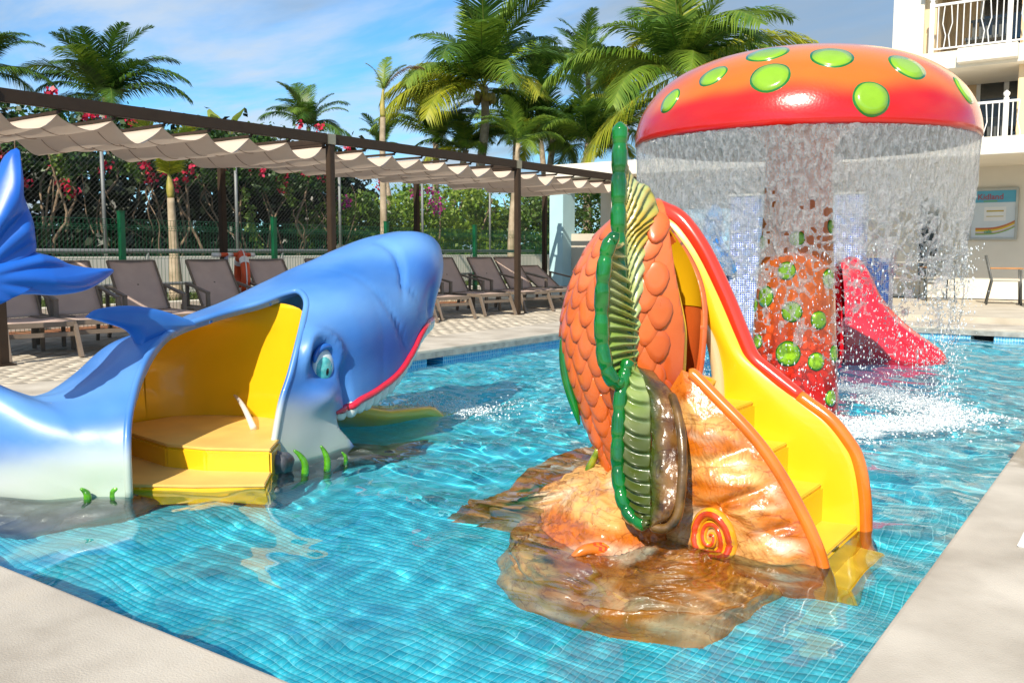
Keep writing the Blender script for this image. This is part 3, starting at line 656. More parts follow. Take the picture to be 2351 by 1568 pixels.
# painted weed shoots and the dark rock foot
def shoot(x, y, z, h, lean, r0):
    p = on_z(x, y, z); pts = [(p[0], p[1], p[2]-.06), (p[0]+.01*lean, p[1], p[2]+h*.3), (p[0]-.008*lean, p[1]-.015*lean, p[2]+h*.7), (p[0]-.02*lean, p[1]-.05*lean, p[2]+h)]
    q_ = spline(pts, 12); MB().tube(q_, [r0*(1.1-.75*(i/11)**2) for i in range(12)], 9).build('weed_shoot', M_weed, sh, smooth=True)
for a_ in ((698, 1082, WZ, .125, 1, .020), (750, 1072, WZ, .125, .6, .019), (793, 1060, WZ, .06, .4, .012), (200, 1146, WZ, .058, .5, .018), (262, 1140, WZ, .056, -.8, .016)): shoot(*a_)
def rock(c, r, name='rock', m=M_rockdark, parent=sh, sq=(1, 1, 1), amp=.3, sc_=4.0, n=26):
    mb = ball((0, 0, 0), 1.0, n=n); Vv = np.array(mb.v); d = 1+amp*fbm(Vv+np.array(c)*3, 1.3*sc_/4, 4); Vv = Vv*d[:, None]*r*np.array(sq)+np.array(c)
    mb.v = [tuple(p) for p in Vv]; return mb.build(name, m, parent, smooth=True)
p_ = on_z(640, 1078, WZ); rock((p_[0], p_[1], WZ+.02), .075, sq=(1, 1, 1.25))
for x in range(-30, 300, 42):
    p_ = on_z(x, 1172-.05*x*.3, -.24); rock((p_[0]-.02, p_[1], -.30), .115+.02*math.sin(x), sq=(.9, 1.25, .95))
for (x, y, r_) in ((600, 1130, .16), (700, 1105, .16), (820, 1075, .17), (920, 1058, .13), (40, 1200, .2), (140, 1205, .2), (240, 1200, .18)):
    p_ = on_z(x, y, -.30); rock((p_[0], p_[1], -.42), r_, sq=(1.2, 1.5, .9))
# jet of water from the nozzle
M_jet, t, b = newmat('water_jet'); b.inputs['Base Color'].default_value = (.92, .95, .97, 1); b.inputs['Roughness'].default_value = .08; b.inputs['Alpha'].default_value = .45
j0 = Vector(hz)+Vector((.01, 0, 0)); j1 = Vector(on_z(582, 983, 0.012)); jp = [j0.lerp(j1, s) + Vector((0, 0, .05*math.sin(math.pi*s))) for s in np.linspace(0, 1, 14)]
jet = tag(MB().tube(jp, [.008+.012*s for s in np.linspace(0, 1, 14)], 9).build('water_jet', M_jet, smooth=True), 'thin jet of water squirting from the hole inside the shark', 'water jet')
# ================================================================ ORANGE SCALED FISH SLIDE
fs = thing('fish_slide', 'orange scaled fish water slide with green ribbed fins and yellow stairs on a rock foot', 'water slide', (-1.75, 3.6, FZ))
M_fish = mat('fish_paint', (1, 1, 1), 0.25, 0.12, 5, 0.08, 14, coat=0.5, attr=True, bdist=0.01)
M_rockp = mat('rock_paint', (1, 1, 1), 0.25, 0.25, 9, 0.45, 34, coat=0.5, attr=True, bdist=0.012)
def cracks(m):
    t = m.node_tree; n = t.nodes; l = t.links; b = n['Principled BSDF']; src = b.inputs['Base Color'].links[0].from_socket; g = n.new('ShaderNodeNewGeometry'); mp = n.new('ShaderNodeMapping'); mp.inputs['Scale'].default_value = (1, 1, 2.4); mp.inputs['Rotation'].default_value = (.2, .35, 0); l.new(g.outputs['Position'], mp.inputs[0])
    prev = src
    for sc_, wd, c in ((3.2, .016, (.30, .10, .03, 1)), (8, .014, (.50, .24, .10, 1))):
        nz = n.new('ShaderNodeTexNoise'); nz.inputs['Scale'].default_value = sc_; nz.inputs['Detail'].default_value = 5; nz.inputs['Distortion'].default_value = .6; l.new(mp.outputs[0], nz.inputs[0])
        a1 = n.new('ShaderNodeMath'); a1.operation = 'SUBTRACT'; a1.inputs[1].default_value = .5; l.new(nz.outputs[0], a1.inputs[0]); a2 = n.new('ShaderNodeMath'); a2.operation = 'ABSOLUTE'; l.new(a1.outputs[0], a2.inputs[0])
        mr = n.new('ShaderNodeMapRange'); mr.inputs[1].default_value = wd*.25; mr.inputs[2].default_value = wd; mr.inputs[3].default_value = .42; mr.inputs[4].default_value = 0; l.new(a2.outputs[0], mr.inputs[0])
        mx = n.new('ShaderNodeMix'); mx.data_type = 'RGBA'; mx.blend_type = 'MULTIPLY'; mx.inputs[7].default_value = c; l.new(mr.outputs[0], mx.inputs[0]); l.new(prev, mx.inputs[6]); prev = mx.outputs[2]
    l.new(prev, b.inputs['Base Color'])
cracks(M_rockp)
M_fgreen = mat('fin_green', (0.003, 0.095, 0.016), 0.14, 0.35, 7, 0.05, 12, coat=0.8, c2=(0.006, 0.20, 0.022))
M_red = mat('red_gelcoat', (0.62, 0.035, 0.012), 0.2, 0.12, 5, coat=.8)
M_orange = mat('orange_gelcoat', (0.66, 0.16, 0.012), 0.2, 0.2, 5, coat=.8)
BC = np.array([-1.945, 3.70])
ZB = [-.35, -.15, 0, .15, .3, .5, .7, .85, 1.0, 1.12, 1.20, 1.26, 1.285]
RS = [.36, .38, .44, .58, .75, .93, 1.0, .97, .86, .70, .52, .28, .02]
CXo = [.03, .03, .03, .025, .015, .005, 0, .02, .05, .09, .12, .15, .16]
_rs = spline(np.stack([ZB, RS], -1), 400); _cx = spline(np.stack([ZB, CXo], -1), 400)
def fbody(th, z, off=0.0):
    r = np.interp(z, _rs[:, 0], _rs[:, 1]); c = np.interp(z, _cx[:, 0], _cx[:, 1])
    rx, ry = .335*r+off, .30*r+off
    return np.stack([BC[0]+c+rx*np.cos(th), BC[1]+ry*np.sin(th)-.35*c, z+0*th], -1)
nt_, nz_ = 120, 110
TH, ZZ = np.meshgrid(np.linspace(0, 2*math.pi, nt_), np.concatenate([np.linspace(-.35, 1.15, 80, endpoint=False), 1.15+.135*np.sin(np.linspace(0, math.pi/2, 30))]), indexing='ij')
V = fbody(TH, ZZ).reshape(-1, 3); T = grid_tris(nt_, nz_)
NR = spline([(1.285, -1.72), (1.23, -1.70), (1.0, -1.665), (.75, -1.635), (.5, -1.645), (.2, -1.64), (-.4, -1.70)], 60); FR = spline([(1.285, -2.0), (1.23, -1.95), (1.04, -1.78), (.84, -1.68), (.6, -1.66), (.4, -1.68), (-.4, -1.72)], 60)
def xcut(y, z):
    a = np.interp(z, NR[::-1, 0], NR[::-1, 1]); b_ = np.interp(z, FR[::-1, 0], FR[::-1, 1]); f = np.clip((y-3.5)/.45, 0, 1); return a*(1-f)+b_*f
s_ = xcut(V[:, 1], V[:, 2])-V[:, 0]
# opening facing the pool centre at the back for the slide exit
Vc, Tc = clip(V, T, s_)
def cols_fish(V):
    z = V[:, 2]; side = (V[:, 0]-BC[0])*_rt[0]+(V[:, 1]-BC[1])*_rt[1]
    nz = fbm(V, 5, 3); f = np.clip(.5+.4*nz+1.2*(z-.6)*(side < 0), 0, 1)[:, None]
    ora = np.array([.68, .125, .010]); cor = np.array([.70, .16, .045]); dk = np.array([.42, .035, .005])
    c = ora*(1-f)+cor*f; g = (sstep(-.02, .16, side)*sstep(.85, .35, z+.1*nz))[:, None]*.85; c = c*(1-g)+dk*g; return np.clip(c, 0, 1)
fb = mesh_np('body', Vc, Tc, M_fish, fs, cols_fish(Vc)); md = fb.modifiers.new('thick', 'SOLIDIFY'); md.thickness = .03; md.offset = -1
# yellow lining inside the hood
Vi = fbody(TH, np.minimum(ZZ, 1.25), -.034).reshape(-1, 3); si = xcut(Vi[:, 1], Vi[:, 2])-.012-Vi[:, 0]
Vi, Ti = clip(Vi, T, si); si = np.maximum(-(Vi[:, 1]-3.78), (Vi[:, 2]-.80)*1.0); Vi, Ti = clip(Vi, Ti, si+.0001)
mesh_np('lining', Vi, Ti, M_yel, fs)
# scales: overlapping raised plates following the body
def scale_mesh():
    mb = MB(); n = 9; vs = [(0, 0, .020)]
    for r, h in ((.62, .019), (1.0, .004)):
        for k in range(n):
            a_ = math.pi*(1.0+k/(n-1)); vs.append((r*math.cos(a_)*1.0, r*math.sin(a_)*1.25, h))
    for r, h in ((.62, .014), (1.0, .000)):
        for k in (1, 2, 3):
            a_ = math.pi*k/4; vs.append((r*math.cos(a_), r*math.sin(a_)*.55, h-.006))
    # fan: build simple dome rings
    mb2 = MB(); rings = [(0.0, 1), (.55, 1), (.90, .96), (1.0, .6), (1.02, -.6)]; m_ = 14; vv = []
    for r, h in rings:
        for k in range(m_):
            a_ = 2*math.pi*k/m_; y = math.sin(a_); x = math.cos(a_); yy = y*1.15 if y < 0 else y*.85
            hh = (.0035+.0075*(1-yy*r)*.5+.004*(1-r*r)) if h > 0 else 0
            vv.append((x*r*(1-.16*max(0, -y)), yy*r, hh*h if h > 0 else -.006))
    fcs = [(i*m_+k, (i+1)*m_+k, (i+1)*m_+(k+1) % m_, i*m_+(k+1) % m_) for i in range(1, 4) for k in range(m_)]+[tuple(m_+k for k in range(m_))]
    mb2.add(vv, fcs); return mb2
sm = scale_mesh(); smv = np.array(sm.v)
M_scale = mat('scale_paint', (1, 1, 1), 0.28, 0.15, 9, coat=0.4, attr=True)
rows = np.arange(-.12, 1.22, .071); cnt = 0; smesh = {}
side_dirs = []
for ri, z in enumerate(rows):
    r = float(np.interp(z, _rs[:, 0], _rs[:, 1])); circ = 2*math.pi*.315*r; n = max(5, int(circ/.101))
    for k in range(n):
        th = 2*math.pi*(k+.5*(ri % 2))/n; p = fbody(np.array(th), np.array(z))
        nrm = np.array([math.cos(th)/.335, math.sin(th)/.30, 0]); nrm /= np.linalg.norm(nrm)
        vis = nrm@np.array([-_fw[0], -_fw[1], 0])
        if vis < -.35: continue
        lat = (p[0]-BC[0])*_rt[0]+(p[1]-BC[1])*_rt[1]
        if p[0] > xcut(p[1], z)-.045: continue
        p2 = fbody(np.array(th), np.array(z+.03)); tup = (p2-p); tup /= np.linalg.norm(tup); tx = np.cross(tup, nrm); nr2 = np.cross(tx, tup)
        wv, hv = .057, .074
        pts = p+nr2*.002+smv[:, :1]*wv*tx+smv[:, 1:2]*hv*tup+smv[:, 2:3]*nr2*1.0
        # wrap sideways along the body curvature
        pts = pts - nrm*((smv[:, :1]*wv)**2/(2*.32*max(r, .3)))
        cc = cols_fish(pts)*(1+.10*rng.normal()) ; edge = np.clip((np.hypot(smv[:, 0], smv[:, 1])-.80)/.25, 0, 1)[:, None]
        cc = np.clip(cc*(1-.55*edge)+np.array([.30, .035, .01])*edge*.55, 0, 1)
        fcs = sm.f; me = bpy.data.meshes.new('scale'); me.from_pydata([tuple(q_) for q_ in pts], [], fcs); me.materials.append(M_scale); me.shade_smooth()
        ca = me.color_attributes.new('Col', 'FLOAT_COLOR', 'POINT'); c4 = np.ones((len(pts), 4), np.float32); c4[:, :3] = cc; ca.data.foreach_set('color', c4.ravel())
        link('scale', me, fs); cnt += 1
print('scales', cnt)
# walls of the stairway
def plate(out, Y0, thick, name, m, bulge=0.0, dirn=-1, n=150, mcol=None, rings=26, nofs=None):
    """closed outline in (X,Z); plate at Y0 with front bulging towards dirn*Y"""
    P = spline(np.vstack([out, out[:1]]), n+1)[:-1]; c = P.mean(0); Vv = []
    for s in (0, 1):
        for r in np.linspace(1, .004, rings):
            for p in P:
                x, z = c+(p-c)*r; edge = (1-r**5)
                d = dirn*(thick/2+bulge*(1-r**2))*edge if s == 0 else -dirn*(thick/2)*(1-r**14)
                Vv.append((x, Y0+d, z))
    F = []
    for k in range(2):
        for i in range(rings-1):
            for j in range(n):
                b_ = k*rings*n; q_ = (b_+i*n+j, b_+i*n+(j+1) % n, b_+(i+1)*n+(j+1) % n, b_+(i+1)*n+j); F.append(q_ if (k == 0) == (dirn < 0) else q_[::-1])
    return np.array(Vv), np.array(F)
near_out = [(-1.60, .56), (-1.54, .535), (-1.43, .44), (-1.32, .345), (-1.23, .25), (-1.14, .125), (-1.05, -.03), (-.995, -.17), (-.97, -.36), (-1.0, -.54), (-1.4, -.55), (-1.75, -.52), (-1.80, -.1), (-1.76, .2), (-1.68, .42)]
Vn, Fn = plate(np.array(near_out), 3.47, .055, 'near_wall', None, bulge=.09)
front = Vn[:, 1] < 3.46
rel = .030*np.abs(fbm(Vn*np.array([1.2, 1, 3.2])+1.7, 3.2, 4))-.010+.022*np.exp(-((np.sin((Vn[:, 2]*1.0-Vn[:, 0]*.5)*17))/.35)**2)*(-1)
edge_d = np.clip((3.455-Vn[:, 1])/.03, 0, 1)
Vn[:, 1] -= np.where(front, rel*edge_d, 0)
def cols_wood(V, sc_=1.0):
    nz = fbm(V*np.array([1.0, 1, 2.6]), 4*sc_, 4); n2 = fbm(V*np.array([1, 1, 3.5])+9+.25*nz[:, None], 6*sc_, 3)
    o_, w_, b_ = np.array([.58, .15, .010]), np.array([.78, .42, .13]), np.array([.17, .045, .008])
    f = np.clip(.36+1.5*nz, 0, 1)[:, None]; c = o_*(1-f)+w_*f; h_ = (np.clip(fbm(V*np.array([1, 1, 2.2])+21, 6*sc_, 3)*2.2-.45, 0, 1))[:, None]*.8; c = c*(1-h_)+np.array([.88, .72, .50])*h_; g = (np.clip(np.abs(n2)*-4.5+.85, 0, 1)*.6)[:, None]; c = c*(1-g)+b_*g
    return np.clip(c, 0, 1)
cn = cols_wood(Vn); rimf = (1-np.clip((3.455-Vn[:, 1])/.035, 0, 1))[:, None]*.9; cn = cn*(1-rimf)+np.array([.66, .16, .015])*rimf
mesh_np('near_wall', Vn, Fn, M_rockp, fs, cn)
yin = [(p[0]*.985-.02, p[1]*.97) for p in near_out]
# inner yellow face of the near wall
Vy, Fy = plate(np.array(near_out)*np.array([1, 1])+np.array([-.012, -.014]), 3.505, .012, 'x', None, 0.0, dirn=1); mesh_np('near_wall_lining', Vy, Fy, M_yel, fs)
far_rim = [(-2.02, 1.27), (-1.96, 1.235), (-1.87, 1.18), (-1.76, 1.04), (-1.65, .84), (-1.56, .65), (-1.51, .555), (-1.43, .495), (-1.35, .44), (-1.25, .375), (-1.15, .31), (-1.07, .22), (-1.03, .15), (-1.0, .02), (-.985, -.16), (-.98, -.55)]
far_in = [(-1.60, -.55), (-1.62, .0), (-1.64, .29), (-1.655, .44), (-1.68, .60), (-1.73, .71), (-1.82, .80), (-1.90, .98), (-1.97, 1.12)]
fo = np.vstack([spline(far_rim, 90), spline(far_in, 50)])
def strip(A, B, y0, y1, bow=.03):
    return None
# far wall as a ribbed strip between rim and inner edge
na = 90; A_ = spline(far_rim, na); B_ = spline([(-2.0, 1.2), (-1.93, 1.10), (-1.86, .93), (-1.78, .78), (-1.70, .66), (-1.66, .50), (-1.645, .30), (-1.63, .15), (-1.60, -.1), (-1.55, -.30), (-1.5, -.55)], na); nb_ = 16
Vv = []
for i in range(na):
    for k in range(nb_):
        f = k/(nb_-1); p = A_[i]*(1-f)+B_[i]*f; Vv.append((p[0], 4.02-.03*math.sin(f*math.pi)+.05*(1-f)*0, p[1]))
Ff = np.array([(i*nb_+k, (i+1)*nb_+k, (i+1)*nb_+k+1, i*nb_+k+1) for i in range(na-1) for k in range(nb_-1)])
fw_ = mesh_np('far_wall', Vv, Ff, M_yel, fs); md = fw_.modifiers.new('thick', 'SOLIDIFY'); md.thickness = .04; md.offset = 0
MB().tube([(p[0]+.008, 4.02, p[1]+.008) for p in A_[:52]], np.interp(np.arange(52), [0, 8, 46, 51], [.03, .042, .034, .03]), 12).build('rim', M_red, fw_, smooth=True)
MB().tube([(p[0]+.006, 4.02, p[1]+.006) for p in A_[51:]], .03, 12).build('rim', M_orange, fw_, smooth=True)
M_beige = mat('beige_gelcoat', (.52, .40, .22), .3, .12, 5, coat=.5)
MB().tube([(p[0]-.004, 4.0, p[1]) for p in B_[6:66]], np.interp(np.arange(60), [0, 20, 45, 59], [.012, .03, .032, .02]), 10).build('edge_trim', M_beige, fw_, smooth=True)
nrim = spline([(-1.56, .545), (-1.54, .535), (-1.43, .44), (-1.32, .345), (-1.23, .25), (-1.14, .125), (-1.05, -.03), (-.995, -.17), (-.97, -.36), (-.97, -.5)], 70)
MB().tube([(p[0], 3.475, p[1]) for p in nrim], .026, 12).build('rim', M_orange, fs, smooth=True)
# body edge bead next to the opening
ze = np.linspace(.15, 1.235, 60); eb = [np.array([float(xcut(np.array(3.48), np.array(z))), 0, z]) for z in ze]
# stairs climbing towards the body
M_tread2 = mat('fish_tread', (.80, .50, .035), .4, .08, 5, .3, 200, bdist=.002)
for i, (zt, x1) in enumerate(((-.38, -.90), (-.13, -1.0), (.035, -1.155), (.20, -1.31), (.37, -1.47))):
    x0 = -1.62 if i < 4 else -1.95
    o = MB().box(((x0+x1)/2, 3.755, (zt+FZ)/2), (x1-x0, .50, zt-FZ-.01)).build('step', M_yel_in, fs, bevel=.012)
    MB().box(((x0+x1)/2-.004, 3.755, zt-.004), (x1-x0-.006, .49, .012)).build('tread', M_tread2, o, bevel=.004)
# slide ramp down the back of the fish
rv = []
yy = np.linspace(3.75, 5.0, 16); zz_ = np.interp(yy, [3.75, 4.0, 4.4, 4.8, 5.0], [.36, .30, -.02, -.18, -.24])
for y, z in zip(yy, zz_):
    for s in np.linspace(-1, 1, 11): rv.append((-1.93+s*.25, y, z+.16*abs(s)**3))
rmp = mesh_np('slide_ramp', rv, np.array([(i*11+k, i*11+k+1, (i+1)*11+k+1, (i+1)*11+k) for i in range(15) for k in range(10)]), M_yel, fs); rmp.modifiers.new('thick', 'SOLIDIFY').thickness = .03
# --- fins
def beads(pts, r, nb, n=120, squash=.16):
    P = spline(pts, n); q_ = np.linspace(0, 1, n); rr = r*(1-squash*np.abs(np.cos(np.pi*nb*q_))**7)*np.minimum(1, np.sqrt(np.clip(np.minimum(q_, 1-q_)*26, .02, 1)))
    return MB().tube(P, list(rr), 16)
def D3(x, y, Y): return on_y(x, y, Y)
tall = [D3(1424, 280, 3.36), D3(1423, 340, 3.36), D3(1421, 420, 3.355), D3(1420, 500, 3.35), D3(1420, 570, 3.35), D3(1424, 650, 3.36), D3(1432, 740, 3.38), D3(1440, 830, 3.4)]
beads(tall, .0335, 8).build('fin_spine', M_fgreen, fs, smooth=True)
shortf = [D3(1422, 552, 3.24), D3(1404, 552, 3.22), D3(1391, 590, 3.21), D3(1384, 650, 3.20), D3(1381, 720, 3.20), D3(1383, 790, 3.20), D3(1393, 845, 3.20), D3(1412, 880, 3.22), D3(1425, 870, 3.26)]
beads(shortf, .0315, 8).build('fin_spine', M_fgreen, fs, smooth=True)
M_web = mat('fin_web', (1, 1, 1), .3, .15, 12, coat=.4, attr=True)
def web(A, B, name, ribs, n=150, m=22, amp=.016, sweep=.10, cyc=0.0):
    A = spline(A, n); B = spline(B, n); Vv = np.zeros((n, m, 3)); Cc = np.zeros((n, m, 3))
    for k in range(m):
        f = k/(m-1); idx = np.clip(np.arange(n)/(n-1)+sweep*(f-f*f*.2)*0, 0, 1)
        Vv[:, k] = A*(1-f)+B*f
    q_ = np.linspace(0, 1, n)[:, None]; f = np.linspace(0, 1, m)[None]
    ph = (q_*ribs+sweep*ribs*(1-f)**1.5+cyc)
    saw = (ph % 1.0); prof = np.where(saw < .75, saw/.75, (1-saw)/.25)
    taper = np.sin(np.pi*np.clip(f*.92+.06, 0, 1))**.6
    tang = B-A; tang /= np.linalg.norm(tang, axis=1, keepdims=True)
    dn = np.gradient(A, axis=0); dn /= np.linalg.norm(dn, axis=1, keepdims=True); nr = np.cross(dn, tang); nr /= np.linalg.norm(nr, axis=1, keepdims=True)+1e-9
    flip = np.sign((nr@(-_fw))); nr = nr*flip[:, None]
    Vv += nr[:, None, :]*((prof-.4)*amp*2.4*taper)[..., None]
    Vv[:, :, :] += np.array([0, -.035, 0])*np.sin(np.pi*f)[..., None]*.6
    lime, yel, ora, dkc = np.array([.24, .36, .07]), np.array([.55, .38, .03]), np.array([.55, .22, .06]), np.array([.03, .10, .03])
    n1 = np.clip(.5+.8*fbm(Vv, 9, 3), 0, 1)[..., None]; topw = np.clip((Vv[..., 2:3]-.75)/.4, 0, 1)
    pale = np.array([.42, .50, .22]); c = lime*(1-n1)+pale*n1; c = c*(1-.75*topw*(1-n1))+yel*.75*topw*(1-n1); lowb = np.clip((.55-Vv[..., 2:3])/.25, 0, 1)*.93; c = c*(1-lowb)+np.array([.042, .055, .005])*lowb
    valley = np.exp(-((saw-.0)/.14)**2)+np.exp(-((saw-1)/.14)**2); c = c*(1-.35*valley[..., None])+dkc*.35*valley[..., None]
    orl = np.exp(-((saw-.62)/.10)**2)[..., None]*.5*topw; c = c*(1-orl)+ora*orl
    I = np.arange(n*m).reshape(n, m); F = np.stack([I[:-1, :-1], I[1:, :-1], I[1:, 1:], I[:-1, 1:]], -1).reshape(-1, 4)
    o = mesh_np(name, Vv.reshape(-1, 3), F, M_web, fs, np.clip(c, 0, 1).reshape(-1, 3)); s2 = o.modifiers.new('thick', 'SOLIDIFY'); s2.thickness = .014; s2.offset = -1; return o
bvF = caster(Vc, Tc)
def onb(x, y, fallback=3.45):
    h_ = hit(bvF, x, y); return on_y(x, y, fallback) if h_ is None else h_
ridge_t = [D3(1434, 300, 3.40), D3(1438, 370, 3.43), D3(1462, 415, 3.46), D3(1492, 432, 3.50), onb(1514, 492), onb(1496, 530), onb(1486, 600), onb(1478, 700), onb(1472, 780), onb(1466, 850)]
tallA = [D3(1430, 285, 3.37), D3(1431, 360, 3.36), D3(1430, 430, 3.36), D3(1430, 480, 3.36), D3(1430, 520, 3.36), D3(1432, 560, 3.37), D3(1434, 620, 3.37), D3(1438, 690, 3.38), D3(1444, 760, 3.40), D3(1448, 830, 3.41)]
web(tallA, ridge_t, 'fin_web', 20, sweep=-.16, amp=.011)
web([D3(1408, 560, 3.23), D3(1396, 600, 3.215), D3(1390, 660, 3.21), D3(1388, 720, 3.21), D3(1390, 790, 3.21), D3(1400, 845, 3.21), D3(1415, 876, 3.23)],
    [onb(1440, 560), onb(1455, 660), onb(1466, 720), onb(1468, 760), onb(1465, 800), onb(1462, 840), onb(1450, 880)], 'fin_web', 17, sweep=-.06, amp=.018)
# tail: U shaped green edge with olive web and stony patch
tl = [D3(1446, 822, 3.30), D3(1434, 860, 3.27), D3(1424, 920, 3.24), D3(1419, 1000, 3.21), D3(1419, 1080, 3.19), D3(1429, 1145, 3.17), D3(1452, 1188, 3.16), D3(1490, 1208, 3.15)]
beads(tl, .030, 9).build('tail_spine', M_fgreen, fs, smooth=True)
M_tail_br = mat('tail_brown', (.06, .03, .008), .3, .4, 14, .3, 30, coat=.5, c2=(.20, .10, .02))
tr_ = [D3(1490, 1208, 3.15), D3(1530, 1212, 3.16), D3(1556, 1180, 3.18), D3(1566, 1100, 3.21), D3(1566, 1020, 3.25), D3(1556, 950, 3.30), D3(1540, 900, 3.36)]
beads(tr_, .019, 5, squash=.05).build('tail_edge', M_tail_br, fs, smooth=True)
mid_l = [D3(1462, 840, 3.32), D3(1490, 900, 3.30), D3(1494, 980, 3.27), D3(1494, 1060, 3.23), D3(1494, 1130, 3.20), D3(1494, 1180, 3.17), D3(1494, 1205, 3.155)]
web([D3(1448, 835, 3.30), D3(1430, 920, 3.245), D3(1426, 1000, 3.215), D3(1427, 1080, 3.195), D3(1436, 1140, 3.175), D3(1458, 1180, 3.165), D3(1490, 1204, 3.155)], mid_l, 'tail_web', 13, sweep=.10, amp=.014)
A2 = spline(mid_l, 60); B2 = spline([D3(1500, 850, 3.42), D3(1545, 905, 3.36), D3(1558, 960, 3.31), D3(1562, 1040, 3.26), D3(1560, 1120, 3.21), D3(1545, 1180, 3.18), D3(1510, 1205, 3.16)], 60)
Vv = np.array([[A2[i]*(1-f)+B2[i]*f+np.array([0, -.02*math.sin(math.pi*f), 0]) for f in np.linspace(0, 1, 20)] for i in range(60)])
Vv[..., 1] -= .016*fbm(Vv, 12, 4)
I = np.arange(1200).reshape(60, 20); F = np.stack([I[:-1, :-1], I[1:, :-1], I[1:, 1:], I[:-1, 1:]], -1).reshape(-1, 4)
nz = fbm(Vv*np.array([1, 1, 1.3]), 13, 4)[..., None]; pc = np.clip(.5+1.2*nz, 0, 1); ctr = np.array([.24, .11, .026])*pc+np.array([.06, .018, .005])*(1-pc); grn_ = np.clip(np.linspace(1.2, -.6, 20), 0, 1)[None, :, None]; ctr = ctr*(1-grn_)+np.array([.05, .07, .006])*grn_
mesh_np('tail_patch', Vv.reshape(-1, 3), F, M_rockp, fs, np.clip(ctr, 0, 1).reshape(-1, 3)).modifiers.new('thick', 'SOLIDIFY').thickness = .02
# --- leaf blade on the left flank
lf = [D3(1303, 738, 3.52), D3(1294, 790, 3.52), D3(1300, 860, 3.52), D3(1318, 930, 3.52), D3(1330, 975, 3.52)]
MB().tube(spline(lf, 30), [.006+.02*math.sin(math.pi*i/29) for i in range(30)], 10).build('side_fin', M_fgreen, fs, smooth=True)
# --- rock foot
na_, nr_ = 300, 110
fc = np.array([-1.62, 3.66]); ang = np.linspace(0, 2*math.pi, na_, endpoint=False)
foot_px = [(1140, 1180, -.20), (1165, 1235, -.38), (1215, 1295, -.46), (1275, 1345, -.5), (1290, 1395, -.5), (1330, 1450, -.5), (1420, 1490, -.5), (1520, 1503, -.5), (1620, 1500, -.5), (1730, 1455, -.5), (1850, 1415, -.5), (1950, 1372, -.45), (1985, 1320, -.45), (1965, 1240, -.5), (1800, 1130, -.5), (1500, 1080, -.4), (1330, 1060, -.3), (1210, 1085, -.25), (1150, 1130, -.2)]
fp = np.array([on_z(*q_)[:2] for q_ in foot_px]); fp = fc+(fp-fc)*(1+.50*np.clip((3.8-fp[:, 1:2])/.5, 0, 1)); fp = np.vstack([fp, fp[:1]]); fpd = spline(fp, 200)
pa = np.arctan2(fpd[:, 1]-fc[1], fpd[:, 0]-fc[0]); pr_ = np.hypot(fpd[:, 1]-fc[1], fpd[:, 0]-fc[0]); od = np.argsort(pa); 
Rout = np.interp(ang, np.concatenate([pa[od]-2*math.pi, pa[od], pa[od]+2*math.pi]), np.tile(pr_[od], 3))
A_, Rr = np.meshgrid(ang, np.linspace(.02, 1, nr_), indexing='ij'); rad = Rr*Rout[:, None]
X = fc[0]+rad*np.cos(A_); Y = fc[1]+rad*np.sin(A_)
hb = np.interp(Rr, [0, .25, .5, .66, .80, .9, .97, 1.0], [.10, .06, -.05, -.145, -.22, -.30, -.42, FZ-.02])
hb = hb + .10*np.exp(-(((X+2.05)**2+(Y-3.5)**2)/.06)) + (-.10)*np.clip((X+1.35)/.3, 0, 1)
hb = hb-.24*sstep(-1.80, -1.50, X)*sstep(3.62, 3.42, Y)*(Rr < .93); left = np.clip((-X-2.1)/.25, 0, 1); hb = np.where(Rr < .92, np.maximum(hb, (WZ-.025-.06*left)*(left > .25)+(-9)*(left <= .25)), hb)
Z = hb+.022*fbm(np.stack([X, Y, hb*3], -1), 4, 3)*np.clip(1.2-Rr, .2, 1)+.022*np.abs(fbm(np.stack([X*.8, Y*2, hb*8], -1), 6, 5))-.016*np.exp(-(fbm(np.stack([X, Y*1.6, hb*6], -1)+5, 4, 4)/.10)**2)
rad2 = 1+.05*fbm(np.stack([np.cos(A_), np.sin(A_), Z*3], -1), 2.5, 3)*Rr
X = fc[0]+rad*rad2*np.cos(A_); Y = fc[1]+rad*rad2*np.sin(A_)
Z = np.maximum(Z, FZ-.02+.02*(Rr < .9))
Vv = np.stack([X, Y, Z], -1); I = np.arange(na_*nr_).reshape(na_, nr_); I2 = np.roll(I, -1, axis=0)
F = np.stack([I[:, :-1], I[:, 1:], I2[:, 1:], I2[:, :-1]], -1).reshape(-1, 4)[:, ::-1]
Vf = Vv.reshape(-1, 3); cw = cols_wood(Vf, .6); nzz = fbm(Vf*np.array([1, 1, 2]), 6, 4)
low = (sstep(-.18, -.40, Vf[:, 2]))[:, None]*.6; cw = cw*(1-low)+(cw*.4+np.array([.80, .32, .035])*.6)*low
def segd(P, A, B):
    A, B = np.array(A), np.array(B); e = B-A; t_ = np.clip(((P-A)@e)/(e@e), 0, 1); return np.linalg.norm(P-A-t_[:, None]*e, axis=1)
g1 = segd(Vf[:, :2], on_z(1150, 1178, -.18)[:2], on_z(1370, 1140, -.18)[:2]); g2 = segd(Vf[:, :2], on_z(1190, 1130, -.18)[:2], on_z(1350, 1102, -.18)[:2])
gm = (np.clip(sstep(.075, .03, g1+.05*nzz)+sstep(.06, .02, g2+.06*nzz), 0, 1)*(Vf[:, 2] > -.36))[:, None]
cw = cw*(1-gm)+np.array([.012, .16, .035])*(1+.9*nzz[:, None])*gm
rd = np.exp(-(((Vf[:, 0]+2.33)/.16)**2+((Vf[:, 1]-4.15)/.12)**2))[:, None]; cw = cw*(1-rd)+np.array([.55, .05, .07])*rd
mesh_np('rock_foot', Vf, F, M_rockp, fs, np.clip(cw, 0, 1))
